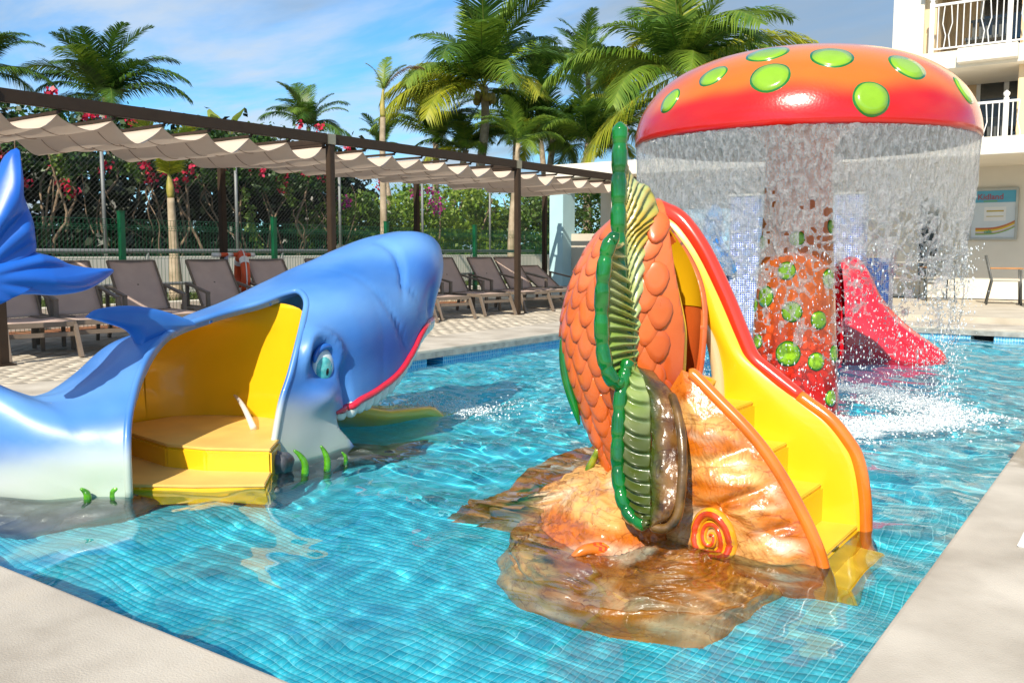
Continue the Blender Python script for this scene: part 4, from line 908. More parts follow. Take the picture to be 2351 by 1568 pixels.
# green stalk at the left of the foot
tb_ = onb(1374, 1030, 3.6); s1_ = on_z(1352, 1140, WZ+.03); s2_ = on_z(1318, 1165, WZ-.02); st = [tb_, tb_*.6+s1_*.4+np.array((-.02, -.03, -.03)), s1_, s2_]
Vst = spline(st, 24); M_stalk = mat('stalk_green', (.05, .28, .01), .15, .5, 10, coat=.9, c2=(.45, .42, .02))
MB().tube(Vst, [.014+.05*(i/23)**1.4 for i in range(24)], 14).build('weed_stalk', M_stalk, fs, smooth=True)
# spiral shell on the near wall and a small scallop in the water
bvn = caster(Vn, np.vstack([Fn[:, :3], Fn[:, [0, 2, 3]]])); sc0 = hit(bvn, 1632, 1232)+np.array((0, .022, 0)); M_sh_r = mat('shell_red', (.62, .06, .012), .15, .3, 10, coat=.9); M_sh_y = mat('shell_yellow', (.75, .32, .012), .15, .25, 14, coat=.9)
spi = []; rsp = []
for a_ in np.linspace(0, 2*math.pi*2.6, 110):
    r = .006+.0066*a_; spi.append((sc0[0]-r*math.cos(a_+1.0)*.78, sc0[1]-.03+.002*a_, sc0[2]+r*math.sin(a_+1.0)*1.05)); rsp.append(.008+.00125*a_)
spi = [(p[0], (lambda h_: p[1] if h_[0] is None else h_[0].y-.25*rsp[i])(bvn.ray_cast(Vector((p[0], 2.9, p[2])), Vector((0, 1, 0)))), p[2]) for i, p in enumerate(spi)]
shl = MB().tube(spi, rsp, 12).build('spiral_shell', M_sh_y, fs, smooth=True)
MB().tube([(p[0]*1.0, p[1]-rsp[i]*.55, p[2]) for i, p in enumerate(spi)], [r*.62 for r in rsp], 10).build('spiral_groove', M_sh_r, shl, smooth=True)
sp = on_z(1375, 1268, -.15); 
for k in range(5):
    a_ = -.5+.25*k; MB().tube(spline([(sp[0]+.05, sp[1]+.06, -.17), (sp[0]-.02+.03*a_, sp[1]+.05*a_, -.135), (sp[0]-.09, sp[1]-.03+.13*a_, -.18)], 10), [.006, .016, .02, .022, .024, .024, .022, .018, .012, .006], 8).build('scallop_rib', M_sh_r if k % 2 else M_orange, fs, smooth=True)
# ================================================================ MUSHROOM FOUNTAIN
MC = np.array([-2.30, 7.02]); MR = 1.245; RIMZ = 1.84; TOPZ = 2.52
mu = thing('mushroom_fountain', 'giant orange mushroom fountain with lime green spots pouring a curtain of water', 'fountain', (MC[0], MC[1], FZ))
M_cap = mat('mushroom_paint', (1, 1, 1), 0.2, 0.08, 4, 0.25, 55, coat=0.5, attr=True, bdist=0.004)
M_under = mat('mushroom_underside', (0.30, 0.24, 0.16), 0.5, 0.2, 6)
cap_prof = []
for q_ in np.linspace(0, 1, 46):
    a_ = q_*math.pi/2; r = MR*math.cos(a_)**0.72; z = RIMZ+.03+(TOPZ-RIMZ-.03)*math.sin(a_)**0.98; cap_prof.append((max(r, .002), z))
cap_prof = [(MR-.05, RIMZ), (MR-.015, RIMZ+.004), (MR, RIMZ+.02)]+cap_prof[1:]
def lathe_np(prof, n):
    P = np.array(prof); a_ = np.linspace(0, 2*math.pi, n, endpoint=False)
    V = np.stack([MC[0]+P[:, None, 0]*np.cos(a_)[None], MC[1]+P[:, None, 0]*np.sin(a_)[None], np.repeat(P[:, 1:2], n, 1)], -1)
    m_ = len(P); I = np.arange(m_*n).reshape(m_, n); J = np.roll(I, -1, 1)
    return V.reshape(-1, 3), np.stack([I[:-1], J[:-1], J[1:], I[1:]], -1).reshape(-1, 4)
V, F = lathe_np(cap_prof, 160)
def cols_cap(V):
    nz = fbm(V, 2.5, 2)*.05; f = sstep(2.0, 2.14, V[:, 2]+nz)[:, None]; f2 = sstep(2.2, 2.6, V[:, 2])[:, None]
    return np.array([.52, .008, .005])*(1-f)+(np.array([.66, .14, .010])*(1-f2)+np.array([.72, .27, .045])*f2)*f
cap = mesh_np('cap', V, F, M_cap, mu, cols_cap(V))
MB().lathe([(MR-.05, RIMZ), (MR-.08, RIMZ+.05), (.9, RIMZ+.14), (.3, RIMZ+.18)], 96, (MC[0], MC[1], 0)).build('underside', M_under, mu, smooth=True)
M_spot = mat('spot_lime', (0.22, 0.43, 0.007), 0.25, 0.1, 6, 0.1, 30, coat=1.0); M_spot_e = mat('spot_edge_green', (0.01, 0.17, 0.012), 0.2, 0.2, 8, coat=1.0)
bvc = caster(V, np.vstack([F[:, :3], F[:, [0, 2, 3]]]))
def cap_pt(th, sfrac):
    i = sfrac*(len(cap_prof)-1); r = np.interp(i, range(len(cap_prof)), [p[0] for p in cap_prof]); z = np.interp(i, range(len(cap_prof)), [p[1] for p in cap_prof]); return np.array([MC[0]+r*math.cos(th), MC[1]+r*math.sin(th), z])
def spot(p, n, r, parent, curv, sq=1.0):
    n = Vector(n).normalized(); u = n.orthogonal().normalized()
    u = (Vector((0, 0, 1))-n*n.z); u = u.normalized() if u.length > .05 else n.orthogonal().normalized(); v = n.cross(u)
    for rr, m, h, nm in ((r*1.13, M_spot_e, .003, 'spot_border'), (r, M_spot, .007, 'spot')):
        mb = MB(); K = 26; vs = []; jit = [1+.012*math.sin(5*k+rr*90) for k in range(K)]
        rings = [(1.0, -.012), (.985, h), (.6, h), (.02, h)]
        for q_, hh in rings:
            for k in range(K):
                a_ = 2*math.pi*k/K; du, dv = rr*q_*math.cos(a_)*jit[k], rr*q_*math.sin(a_)*jit[k]*sq
                p3 = Vector(p)+u*du+v*dv+n*hh
                x, y, z = curv(p3, hh); vs.append((x, y, z))
        mb.add(vs, [(i*K+k, i*K+(k+1) % K, (i+1)*K+(k+1) % K, (i+1)*K+k) for i in range(3) for k in range(K)]+[tuple(3*K+k for k in range(K))])
        o = mb.build(nm, m, parent, smooth=True)
        if nm == 'spot_border': parent_ = o
def cap_curv(p3, h):
    d = np.array(p3[:])-np.array([MC[0], MC[1], 1.3]); dn = d/np.linalg.norm(d)
    hh = bvc.ray_cast(Vector((MC[0], MC[1], 1.3)), Vector(dn)); q_ = np.array(hh[0]) if hh[0] is not None else np.array(p3[:]); return q_+dn*h
for (x, y, r) in ((1538, 231, .088), (1637, 174, .095), (1768, 176, .118), (1762, 123, .13), (1910, 130, .125), (2001, 225, .108), (2084, 152, .118), (2214, 206, .10)):
    h_ = hit(bvc, x, y)
    if h_ is None: h_ = hit(bvc, x, y+4)
    if h_ is not None:
        nrm = bvc.find_nearest(Vector(h_))[1]; nrm = nrm if nrm.z > 0 else -nrm; spot(h_, nrm, r, mu, cap_curv)
for th, sf in ((1.2, .3), (2.2, .45), (.3, .5), (2.9, .25), (1.7, .62)):
    p_ = cap_pt(th, sf); nrm = bvc.find_nearest(Vector(p_))[1]; nrm = nrm if nrm.z > 0 else -nrm; spot(p_, nrm, .115, mu, cap_curv)
colp = [(.355, FZ), (.345, -.1), (.325, .2), (.30, .6), (.275, 1.0), (.255, 1.4), (.25, 1.75), (.30, 1.9), (.45, 1.99)]
cp = spline(colp, 60); V, F = lathe_np(cp, 72)
def cols_col(V):
    f = sstep(.0, .9, V[:, 2]+.06*fbm(V, 3, 2))[:, None]; return np.array([.50, .008, .006])*(1-f)+np.array([.72, .14, .012])*f
mesh_np('column', V, F, M_cap, mu, cols_col(V))
bvk = caster(V, np.vstack([F[:, :3], F[:, [0, 2, 3]]]))
def col_curv(p3, h):
    d = np.array([p3[0]-MC[0], p3[1]-MC[1]]); d /= np.linalg.norm(d); r = np.interp(p3[2], cp[:, 1], cp[:, 0]); return (MC[0]+d[0]*(r+h*1.8), MC[1]+d[1]*(r+h*1.8), p3[2])
for (x, y, r) in ((1830, 548, .052), (1752, 556, .05), (1908, 520, .052), (1806, 622, .062), (1903, 640, .066), (1757, 681, .074), (1818, 716, .070), (1880, 735, .062), (1740, 784, .05), (1809, 812, .085), (1874, 830, .062), (1915, 812, .06), (1907, 914, .056), (1790, 905, .06), (1735, 700, .05)):
    h_ = hit(bvk, x, y)
    if h_ is None: continue
    spot(h_, (h_[0]-MC[0], h_[1]-MC[1], 0), r, mu, col_curv)
# ---------------------------------------------------------------- falling curtain of water
M_cur, t, b = newmat('falling_water'); n = t.nodes; l = t.links
b.inputs['Base Color'].default_value = (.93, .96, .98, 1); b.inputs['Roughness'].default_value = .12; b.inputs['IOR'].default_value = 1.33; b.inputs['Specular IOR Level'].default_value = 1.0
tcn = n.new('ShaderNodeTexCoord'); mp = n.new('ShaderNodeMapping'); mp.inputs['Scale'].default_value = (1, 1, .5); l.new(tcn.outputs['Object'], mp.inputs[0])
nz1 = n.new('ShaderNodeTexNoise'); nz1.inputs['Scale'].default_value = 34; nz1.inputs['Detail'].default_value = 6; nz1.inputs['Roughness'].default_value = .65; l.new(mp.outputs[0], nz1.inputs[0])
bp = n.new('ShaderNodeBump'); bp.inputs['Strength'].default_value = 1.0; bp.inputs['Distance'].default_value = .09; l.new(nz1.outputs[0], bp.inputs['Height']); l.new(bp.outputs[0], b.inputs['Normal'])
b.inputs['Roughness'].default_value = .05
tl_ = n.new('ShaderNodeBsdfDiffuse'); tl_.inputs[0].default_value = (.9, .94, .97, 1); l.new(bp.outputs[0], tl_.inputs['Normal'])
rf = n.new('ShaderNodeBsdfRefraction'); rf.inputs['IOR'].default_value = 1.25; rf.inputs['Roughness'].default_value = .0; l.new(bp.outputs[0], rf.inputs['Normal'])
gl = n.new('ShaderNodeBsdfGlossy'); gl.inputs['Roughness'].default_value = .16; l.new(bp.outputs[0], gl.inputs['Normal'])
ms0 = n.new('ShaderNodeMixShader'); ms0.inputs[0].default_value = .62; l.new(gl.outputs[0], ms0.inputs[1]); l.new(tl_.outputs[0], ms0.inputs[2])
ms1 = n.new('ShaderNodeMixShader'); ms1.inputs[0].default_value = .68; l.new(rf.outputs[0], ms1.inputs[1]); l.new(ms0.outputs[0], ms1.inputs[2])
tp_ = n.new('ShaderNodeBsdfTransparent'); tp_.inputs[0].default_value = (.97, .99, 1, 1)
mr = n.new('ShaderNodeMapRange'); mr.inputs[1].default_value = .36; mr.inputs[2].default_value = .66; mr.inputs[3].default_value = .38; mr.inputs[4].default_value = .85; l.new(nz1.outputs[0], mr.inputs[0])
ms2 = n.new('ShaderNodeMixShader'); l.new(mr.outputs[0], ms2.inputs[0]); l.new(tp_.outputs[0], ms2.inputs[1]); l.new(ms1.outputs[0], ms2.inputs[2]); l.new(ms2.outputs[0], n['Material Output'].inputs[0])
na_, nh_ = 980, 230
ang = R(108)+np.linspace(0, 2*math.pi, na_, endpoint=False); hh = np.linspace(RIMZ+.015, .12, nh_)
A_, H_ = np.meshgrid(ang, hh, indexing='ij'); fall = (RIMZ-H_)
rad = MR-.012-.05*fall-.015*fall**2
P3 = np.stack([np.cos(A_)*3, np.sin(A_)*3, H_*1.4], -1)
rad = rad+(.004+.035*np.clip(fall, 0, 1))*fbm(P3, 2.6, 3)*np.clip(fall*2, 0, 1)+.006*fbm(P3*np.array([1, 1, .35]), 16, 2)
# the sheet tears into cells: cells open from their centres and leave a net of threads
r_ = np.random.default_rng(5); sC = (ang-ang[0])*MR; cs_ = []
for z in np.arange(.05, 1.85, .055):
    w_ = .085; n_ = int(2*math.pi*MR/w_)
    for k in range(n_): cs_.append(((k+.5*(len(cs_) % 2)+r_.uniform(-.48, .48))*w_, z+r_.uniform(-.035, .035)))
cs_ = np.array(cs_); cs_ = np.vstack([cs_, cs_[cs_[:, 0] > 2*math.pi*MR-.3]-np.array([2*math.pi*MR, 0]), cs_[cs_[:, 0] < .3]+np.array([2*math.pi*MR, 0])])
F1 = np.full((na_, nh_), 9.0); F2 = np.full((na_, nh_), 9.0)
ords = np.argsort(cs_[:, 0]); cs_ = cs_[ords]
for i0 in range(0, na_, 20):
    sl0, sl1 = sC[i0]-.25, sC[min(i0+20, na_)-1]+.25; sub_ = cs_[(cs_[:, 0] > sl0) & (cs_[:, 0] < sl1)]
    g_ = np.stack([np.repeat(sC[i0:i0+20, None], nh_, 1), np.repeat(hh[None], len(sC[i0:i0+20]), 0)], -1)
    g_ = g_+.018*np.stack([fbm(P3[i0:i0+20], 6, 2), fbm(P3[i0:i0+20]+4, 6, 2)], -1)
    d = np.sqrt((g_[..., None, 0]-sub_[:, 0])**2+((g_[..., None, 1]-sub_[:, 1])*.8)**2); d.partition(1, axis=-1); F1[i0:i0+20] = d[..., 0]; F2[i0:i0+20] = d[..., 1]
edge = F2-F1; lo_ = fbm(P3+11, 1.5, 3)
ff = fall+.20*lo_
Wd = np.interp(ff, [.22, .32, .46, .64, .95, 1.3, 1.7], [9, .085, .050, .026, .016, .011, .006])
keepv = (edge < Wd*(1+.35*fbm(P3+3, 14, 2))) & (fbm(P3*np.array([1, 1, .6])+8, 7, 3) > np.interp(ff, [.5, .9, 1.2, 1.7], [-3, -.75, -.25, .15]))
# threads are rounder and thicker than the sheet
push = .010*np.exp(-(edge/.012)**2)*np.clip((ff-.3)/.3, 0, 1); rad = rad+push
V = np.stack([MC[0]+rad*np.cos(A_), MC[1]+rad*np.sin(A_), H_], -1).reshape(-1, 3)
I = np.arange(na_*nh_).reshape(na_, nh_); J = np.roll(I, -1, 0); F = np.stack([I[:, :-1], J[:, :-1], J[:, 1:], I[:, 1:]], -1).reshape(-1, 4)
kf = keepv.ravel()[F].all(1); F = F[kf]; used = np.unique(F); mpv = -np.ones(len(V), int); mpv[used] = np.arange(len(used))
cu = mesh_np('water_curtain', V[used], mpv[F], M_cur); tag(cu, 'clear curtain of water falling from the mushroom rim', 'water', kind='stuff')
# droplets
M_drop, t, b = newmat('water_drops'); b.inputs['Base Color'].default_value = (.86, .93, .97, 1); b.inputs['Roughness'].default_value = .06; b.inputs['Specular IOR Level'].default_value = .9; b.inputs['Alpha'].default_value = .72
octv = np.array([(1, 0, 0), (0, 1, 0), (-1, 0, 0), (0, -1, 0), (0, 0, 1), (0, 0, -1)], float); octf = np.array([(0, 1, 4), (1, 2, 4), (2, 3, 4), (3, 0, 4), (1, 0, 5), (2, 1, 5), (3, 2, 5), (0, 3, 5)])
def drops(C, rr, st, name, m):
    V = (C[:, None, :]+octv[None]*np.stack([rr, rr, rr*st], -1)[:, None, :]).reshape(-1, 3); F = (np.arange(len(C))[:, None, None]*6+octf[None]).reshape(-1, 3); return mesh_np(name, V, F, m)
nd = 7000; a_ = r_.random(nd)*2*math.pi; z = WZ+1.25*r_.random(nd)**1.5; rr_ = MR-.05*(RIMZ-z)-.015*(RIMZ-z)**2+r_.normal(0, .05, nd)
C = np.stack([MC[0]+rr_*np.cos(a_), MC[1]+rr_*np.sin(a_), z], -1); d1 = drops(C, .0022+.0045*r_.random(nd)**2, 1+2.2*r_.random(nd), 'falling_drops', M_drop); tag(d1, 'water drops falling below the torn curtain', 'water drops', kind='stuff')
# churned foam ring on the pool where the curtain lands
M_foam = mat('white_foam', (.80, .86, .88), .6, .05, 20)
nf = 15000; a_ = r_.random(nf)*2*math.pi; rr_ = MR-.20+r_.normal(0, .20, nf)+.12*np.sin(a_*5+1)+.1*np.sin(a_*11)
kk = np.exp(-((rr_-MR+.2)/.34)**2); X, Y = MC[0]+rr_*np.cos(a_), MC[1]+rr_*np.sin(a_)
C = np.stack([X, Y, WZ+water_h(X, Y)+np.abs(r_.normal(0, .028, nf))*kk+.002], -1); d2 = drops(C, .003+.010*r_.random(nf)**2.6, np.full(nf, .8), 'splash_foam', M_foam); tag(d2, 'white foam churned up on the water around the mushroom', 'foam', kind='stuff')
nf = 1500; p0 = np.array([-4.55, 5.15]); X = p0[0]+r_.normal(0, .26, nf)+.12; Y = p0[1]+np.abs(r_.normal(0, .32, nf)); C = np.stack([X, Y, WZ+water_h(X, Y)+np.abs(r_.normal(0, .012, nf))], -1)
d3 = drops(C, .003+.007*r_.random(nf)**2.5, np.full(nf, .7), 'splash_foam', M_foam); tag(d3, 'light foam on the water below the shark mouth', 'foam', kind='stuff')
# thin foam veil floating around the fountain
M_veil, t, b = newmat('foam_veil'); n = t.nodes; l = t.links; b.inputs['Base Color'].default_value = (.82, .88, .9, 1); b.inputs['Roughness'].default_value = .7
g = n.new('ShaderNodeNewGeometry'); nz1 = n.new('ShaderNodeTexNoise'); nz1.inputs['Scale'].default_value = 9; nz1.inputs['Detail'].default_value = 8; nz1.inputs['Roughness'].default_value = .7; nz1.inputs['Distortion'].default_value = .6; l.new(g.outputs[0], nz1.inputs[0])
at = n.new('ShaderNodeVertexColor'); at.layer_name = 'Col'; ad = n.new('ShaderNodeMath'); ad.operation = 'MULTIPLY_ADD'; ad.inputs[1].default_value = .55; ad.inputs[2].default_value = -.55
sp_ = n.new('ShaderNodeSeparateColor'); l.new(at.outputs[0], sp_.inputs[0]); l.new(sp_.outputs[0], ad.inputs[0]); s2 = n.new('ShaderNodeMath'); s2.operation = 'ADD'; l.new(ad.outputs[0], s2.inputs[0]); l.new(nz1.outputs[0], s2.inputs[1])
mr = n.new('ShaderNodeMapRange'); mr.inputs[1].default_value = .34; mr.inputs[2].default_value = .60; mr.inputs[4].default_value = .9; l.new(s2.outputs[0], mr.inputs[0]); l.new(mr.outputs[0], b.inputs['Alpha'])
rr_, aa_ = np.meshgrid(np.linspace(.5, 2.3, 60), np.linspace(0, 2*math.pi, 160), indexing='ij'); X, Y = MC[0]+rr_*np.cos(aa_), MC[1]+rr_*np.sin(aa_)
V = np.stack([X, Y, WZ+water_h(X, Y)+.006], -1).reshape(-1, 3); I = np.arange(60*160).reshape(60, 160); F = np.stack([I[:-1, :-1], I[1:, :-1], I[1:, 1:], I[:-1, 1:]], -1).reshape(-1, 4)
dens = np.exp(-((rr_-MR+.18)/.30)**2)*1.0+.15*np.exp(-((rr_-MR)/.6)**2); o = mesh_np('foam_veil', V, F, M_veil, None, np.repeat(dens.reshape(-1, 1), 3, 1)); tag(o, 'thin floating foam on the water around the mushroom', 'foam', kind='stuff')
# ================================================================ PERGOLA, CANOPIES, LOUNGERS
M_brown = mat('brown_steel', (.040, .026, .017), .6, .12, 8, .05, 60, spec=.2)
M_bracket = mat('steel_bracket', (.26, .25, .20), .35, .1, 10, metal=.6)
def canvas_mat():
    m, t, b = newmat('canopy_canvas'); n = t.nodes; l = t.links
    tcn = n.new('ShaderNodeTexCoord'); nz = n.new('ShaderNodeTexNoise'); nz.inputs['Scale'].default_value = 2.0; nz.inputs['Detail'].default_value = 4; l.new(tcn.outputs['Object'], nz.inputs[0])
    mx = n.new('ShaderNodeMix'); mx.data_type = 'RGBA'; mx.inputs[6].default_value = (.60, .49, .395, 1); mx.inputs[7].default_value = (.70, .585, .48, 1); l.new(nz.outputs[0], mx.inputs[0]); l.new(mx.outputs[2], b.inputs['Base Color']); b.inputs['Roughness'].default_value = .9; b.inputs['Specular IOR Level'].default_value = .1
    wv = n.new('ShaderNodeTexNoise'); wv.inputs['Scale'].default_value = 300; l.new(tcn.outputs['Object'], wv.inputs[0]); bp = n.new('ShaderNodeBump'); bp.inputs['Strength'].default_value = .15; bp.inputs['Distance'].default_value = .002; l.new(wv.outputs[0], bp.inputs['Height']); l.new(bp.outputs[0], b.inputs['Normal'])
    tr = n.new('ShaderNodeBsdfTranslucent'); l.new(mx.outputs[2], tr.inputs[0]); ms = n.new('ShaderNodeMixShader'); ms.inputs[0].default_value = .22; l.new(b.outputs[0], ms.inputs[1]); l.new(tr.outputs[0], ms.inputs[2]); l.new(ms.outputs[0], n['Material Output'].inputs[0]); return m
M_canvas = canvas_mat()
M_seam = mat('canvas_seam', (.30, .22, .17), .9)
FXp, BXp = -8.70, -10.90; PYs = [-.05, 4.10, 8.25, 12.40, 16.55]; BZ = 2.46
pg = thing('pergola', 'long dark brown steel pergola frame over the sun loungers', 'pergola', (-9.8, 8.2, 0))
for x in (FXp, BXp):
    for i, y in enumerate(PYs):
        ht = BZ-.05 if x == FXp else BZ-.05
        po = MB().box((x, y, ht/2), (.085, .085, ht)).build('post', M_brown, pg, bevel=.006)
        MB().box((x, y, .006), (.17, .17, .012)).build('base_plate', M_brown, po)
        MB().box((x, y, BZ+.0), (.10, .12, .13)).build('bracket', M_bracket, po, bevel=.004)
    for i in range(len(PYs)-1):
        y0, y1 = PYs[i]+.07, PYs[i+1]-.07
        MB().box((x, (y0+y1)/2, BZ+.005), (.06, y1-y0, .125)).build('beam', M_brown, pg, bevel=.005)
for y in PYs: MB().box(((FXp+BXp)/2, y, BZ-.015), (abs(BXp-FXp)-.1, .05, .07)).build('cross_beam', M_brown, pg, bevel=.004)
names = ['beige slatted canvas canopy of the bay over the shark tail', 'beige slatted canvas canopy of the bay above the ring buoy', 'beige slatted canvas canopy of the bay beside the white roofed kiosk', 'beige slatted canvas canopy of the bay nearest the tail end of the deck']
for bi in (0, 1, 2, 3):
    y0, y1 = PYs[bi]+.10, PYs[bi+1]-.06
    cn_ = thing('shade_canopy', names[(bi-1) % 4], 'canopy', (-9.8, (y0+y1)/2, BZ-.07), group='canvas canopies of the pergola'); del cn_['group']
    nb_ = 8; yb = np.linspace(y0, y1, nb_)
    for y in yb:
        br = MB().box((-9.8, y, BZ-.075), (2.13, .022, .03)).build('rail', M_brown, cn_)
        for x in (FXp-.03, BXp+.03): MB().box((x, y, BZ-.052), (.02, .03, .03)).build('glider', M_brown, br)
    xs_ = np.linspace(FXp-.08, BXp+.08, 26); rows = []; sag0 = .15
    for k in range(nb_-1):
        for s in np.linspace(0, 1, 12, endpoint=(k == nb_-2)):
            y = yb[k]+(yb[k+1]-yb[k])*s; rows.append((y, sag0*4*s*(1-s)*(1+.22*math.sin(k*3.1+bi*1.7))))
    V = np.array([[(x, y+.01*math.sin(x*9+y*3)*(sg/.15), BZ-.095-sg*(1+.10*math.sin(j*.24+k*.7))) for j, x in enumerate(xs_)] for k, (y, sg) in enumerate(rows)])
    n_, m_ = V.shape[:2]; V[..., 2] += .006*fbm(V, 3, 3); I = np.arange(n_*m_).reshape(n_, m_); F = np.stack([I[:-1, :-1], I[1:, :-1], I[1:, 1:], I[:-1, 1:]], -1).reshape(-1, 4)
    cv = mesh_np('canvas', V.reshape(-1, 3), F, M_canvas, cn_)
    # sewn seams: short darker pleats crossing each sag
    for k in range(nb_-1):
        for xf in (.22, .5, .78):
            xx = FXp-.08+(BXp-FXp+.16)*(xf+.04*math.sin(k*2.2))
            pts = []
            for s in np.linspace(.10, .62, 7): y = yb[k]+(yb[k+1]-yb[k])*s; pts.append((xx, y, BZ-.095-sag0*4*s*(1-s)*(1+.22*math.sin(k*3.1+bi*1.7))*1.06-.006))
            MB().tube(pts, .0045, 5).build('seam', M_seam, cv)
# ---------------------------------------------------------------- sun lounger
M_taupe = mat('taupe_frame', (.17, .132, .10), .45, .1, 10, .05, 90, spec=.4)
M_sling = mat('taupe_sling', (.46, .345, .29), .8, .08, 5, .25, 400, bdist=.001)
def make_lounger(angle=50):
    r = thing('sun_lounger', 'x', 'sun lounger')
    Wd, Ln, Hs = .62, 1.85, .33       # along -X: head; foot at x=0
    piv = 1.10
    MB().bar((0, Wd/2, Hs), (-Ln+.15, Wd/2, Hs), .03, .05).build('side_rail', M_taupe, r, bevel=.003, local=True)
    MB().bar((0, -Wd/2, Hs), (-Ln+.15, -Wd/2, Hs), .03, .05).build('side_rail', M_taupe, r, bevel=.003, local=True)
    MB().bar((-.015, -Wd/2, Hs-.10), (-.015, Wd/2, Hs-.10), .03, .045).build('cross_bar', M_taupe, r, bevel=.003, local=True)
    MB().bar((-.015, -Wd/2, Hs), (-.015, Wd/2, Hs), .03, .05).build('cross_bar', M_taupe, r, bevel=.003, local=True)
    for s in (-1, 1):
        MB().bar((-.02, s*(Wd/2+.002), Hs-.01), (.13, s*(Wd/2+.012), 0), .035, .05).build('leg', M_taupe, r, bevel=.003, local=True)
        MB().bar((-1.38, s*(Wd/2+.002), Hs-.01), (-1.50, s*(Wd/2+.012), 0), .035, .05).build('leg', M_taupe, r, bevel=.003, local=True)
    st_ = []
    ns = 14
    V = []; F = []
    for i in range(ns):
        x = -.02-(piv-.02)*i/(ns-1)
        for j in range(7): f = j/6*2-1; V.append((x, f*(Wd/2-.012), Hs+.026-.018*(1-f*f)))
    F = [(i*7+j, i*7+j+1, (i+1)*7+j+1, (i+1)*7+j) for i in range(ns-1) for j in range(6)]
    o = mesh_np('seat', V, F, M_sling, r, local=True); o.modifiers.new('t', 'SOLIDIFY').thickness = .006
    ca, sa = math.cos(R(angle)), math.sin(R(angle)); BL = .76; V = []
    for i in range(ns):
        d = BL*i/(ns-1)
        for j in range(7): f = j/6*2-1; sg = .02*(1-f*f); V.append((-piv-d*ca-sg*sa*.5, f*(Wd/2-.03), Hs+.03+d*sa-sg*ca))
    o = mesh_np('backrest', V, F, M_sling, r, local=True); o.modifiers.new('t', 'SOLIDIFY').thickness = .006
    for s in (-1, 1): MB().bar((-piv, s*(Wd/2-.028), Hs+.02), (-piv-BL*ca, s*(Wd/2-.028), Hs+.02+BL*sa), .025, .03).build('back_frame', M_taupe, r, bevel=.003, local=True)
    MB().bar((-piv-BL*ca, -Wd/2+.04, Hs+.02+BL*sa), (-piv-BL*ca, Wd/2-.04, Hs+.02+BL*sa), .025, .025).build('back_frame', M_taupe, r, local=True)
    for s in (-1, 1):
        yy = s*(Wd/2+.035)
        am = MB(); am.bar((-.78, yy, Hs-.03), (-.78, yy, Hs+.20), .045, .045); am.build('arm_post', M_taupe, r, bevel=.003, local=True)
        MB().bar((-1.42, yy, Hs-.02), (-1.42, yy, Hs+.30), .04, .04).build('arm_post', M_taupe, r, bevel=.003, local=True)
        MB().bar((-.755, yy, Hs+.20), (-1.44, yy, Hs+.305), .05, .028).build('armrest', M_taupe, r, bevel=.004, local=True)
    MB().bar((-1.30, 0, Hs), (-piv-BL*ca*.55, 0, Hs+BL*sa*.55), .02, .03).build('prop', M_taupe, r, local=True)
    return r
L1 = make_lounger(50); L2 = make_lounger(32)
backs = [(4.95, 'sun lounger at the end of the row, under the blue shark tail'), (5.62, 'sun lounger behind the blue shark tail fluke and dorsal fin tip'), (6.50, 'sun lounger behind the shark dorsal fin, beside the young palm'),
         (7.64, 'sun lounger in front of the orange ring buoy'), (8.56, 'sun lounger just past the ring buoy, its head toward the green fence'), (9.60, 'sun lounger mostly hidden behind the shark back'), (10.40, 'sun lounger hidden behind the shark snout'),
         (11.30, 'sun lounger whose foot shows beside the shark snout'), (12.42, 'sun lounger second before the far pergola post, backrest raised'), (13.50, 'sun lounger whose foot stands next to the far pergola post'), (14.42, 'sun lounger just past the far pergola post, backrest raised'), (15.35, 'sun lounger at the end of the row with backrest reclined low, by the blue column')]
rot = R(-14)
for i, (yb_, lab) in enumerate(backs):
    src = L2 if i == 11 else L1
    o = src if i in (0, 11) else copy_tree(src)
    foot = Vector((-10.38, yb_, 0)) + Vector((1.56*math.cos(rot), 1.56*math.sin(rot), 0))
    o.location = (foot.x+rng.normal(0, .02), foot.y, 0.0); o.rotation_euler = (0, 0, rot+rng.normal(0, .015)); o['label'] = lab; o['group'] = 'sun loungers under the pergola'
# side tables between loungers
def make_table():
    r = thing('side_table', 'x', 'side table')
    MB().box((0, 0, .345), (.42, .36, .03)).build('table_top', M_taupe, r, bevel=.004, local=True)
    for sx in (-1, 1):
        for sy in (-1, 1): MB().box((sx*.18, sy*.15, .165), (.04, .04, .33)).build('leg', M_taupe, r, bevel=.003, local=True)
    return r
T1 = make_table()
for i, (y, lab) in enumerate(((5.12, 'low taupe side table at the left of the loungers under the shark tail'), (7.0, 'low taupe side table between loungers near the young palm'), (12.90, 'low taupe side table between loungers before the far pergola post'), (14.92, 'low taupe side table beside the reclined lounger'))):
    o = T1 if i == 0 else copy_tree(T1); o.location = (-9.72, y, 0); o.rotation_euler = (0, 0, rot); o['label'] = lab; o['group'] = 'low side tables'
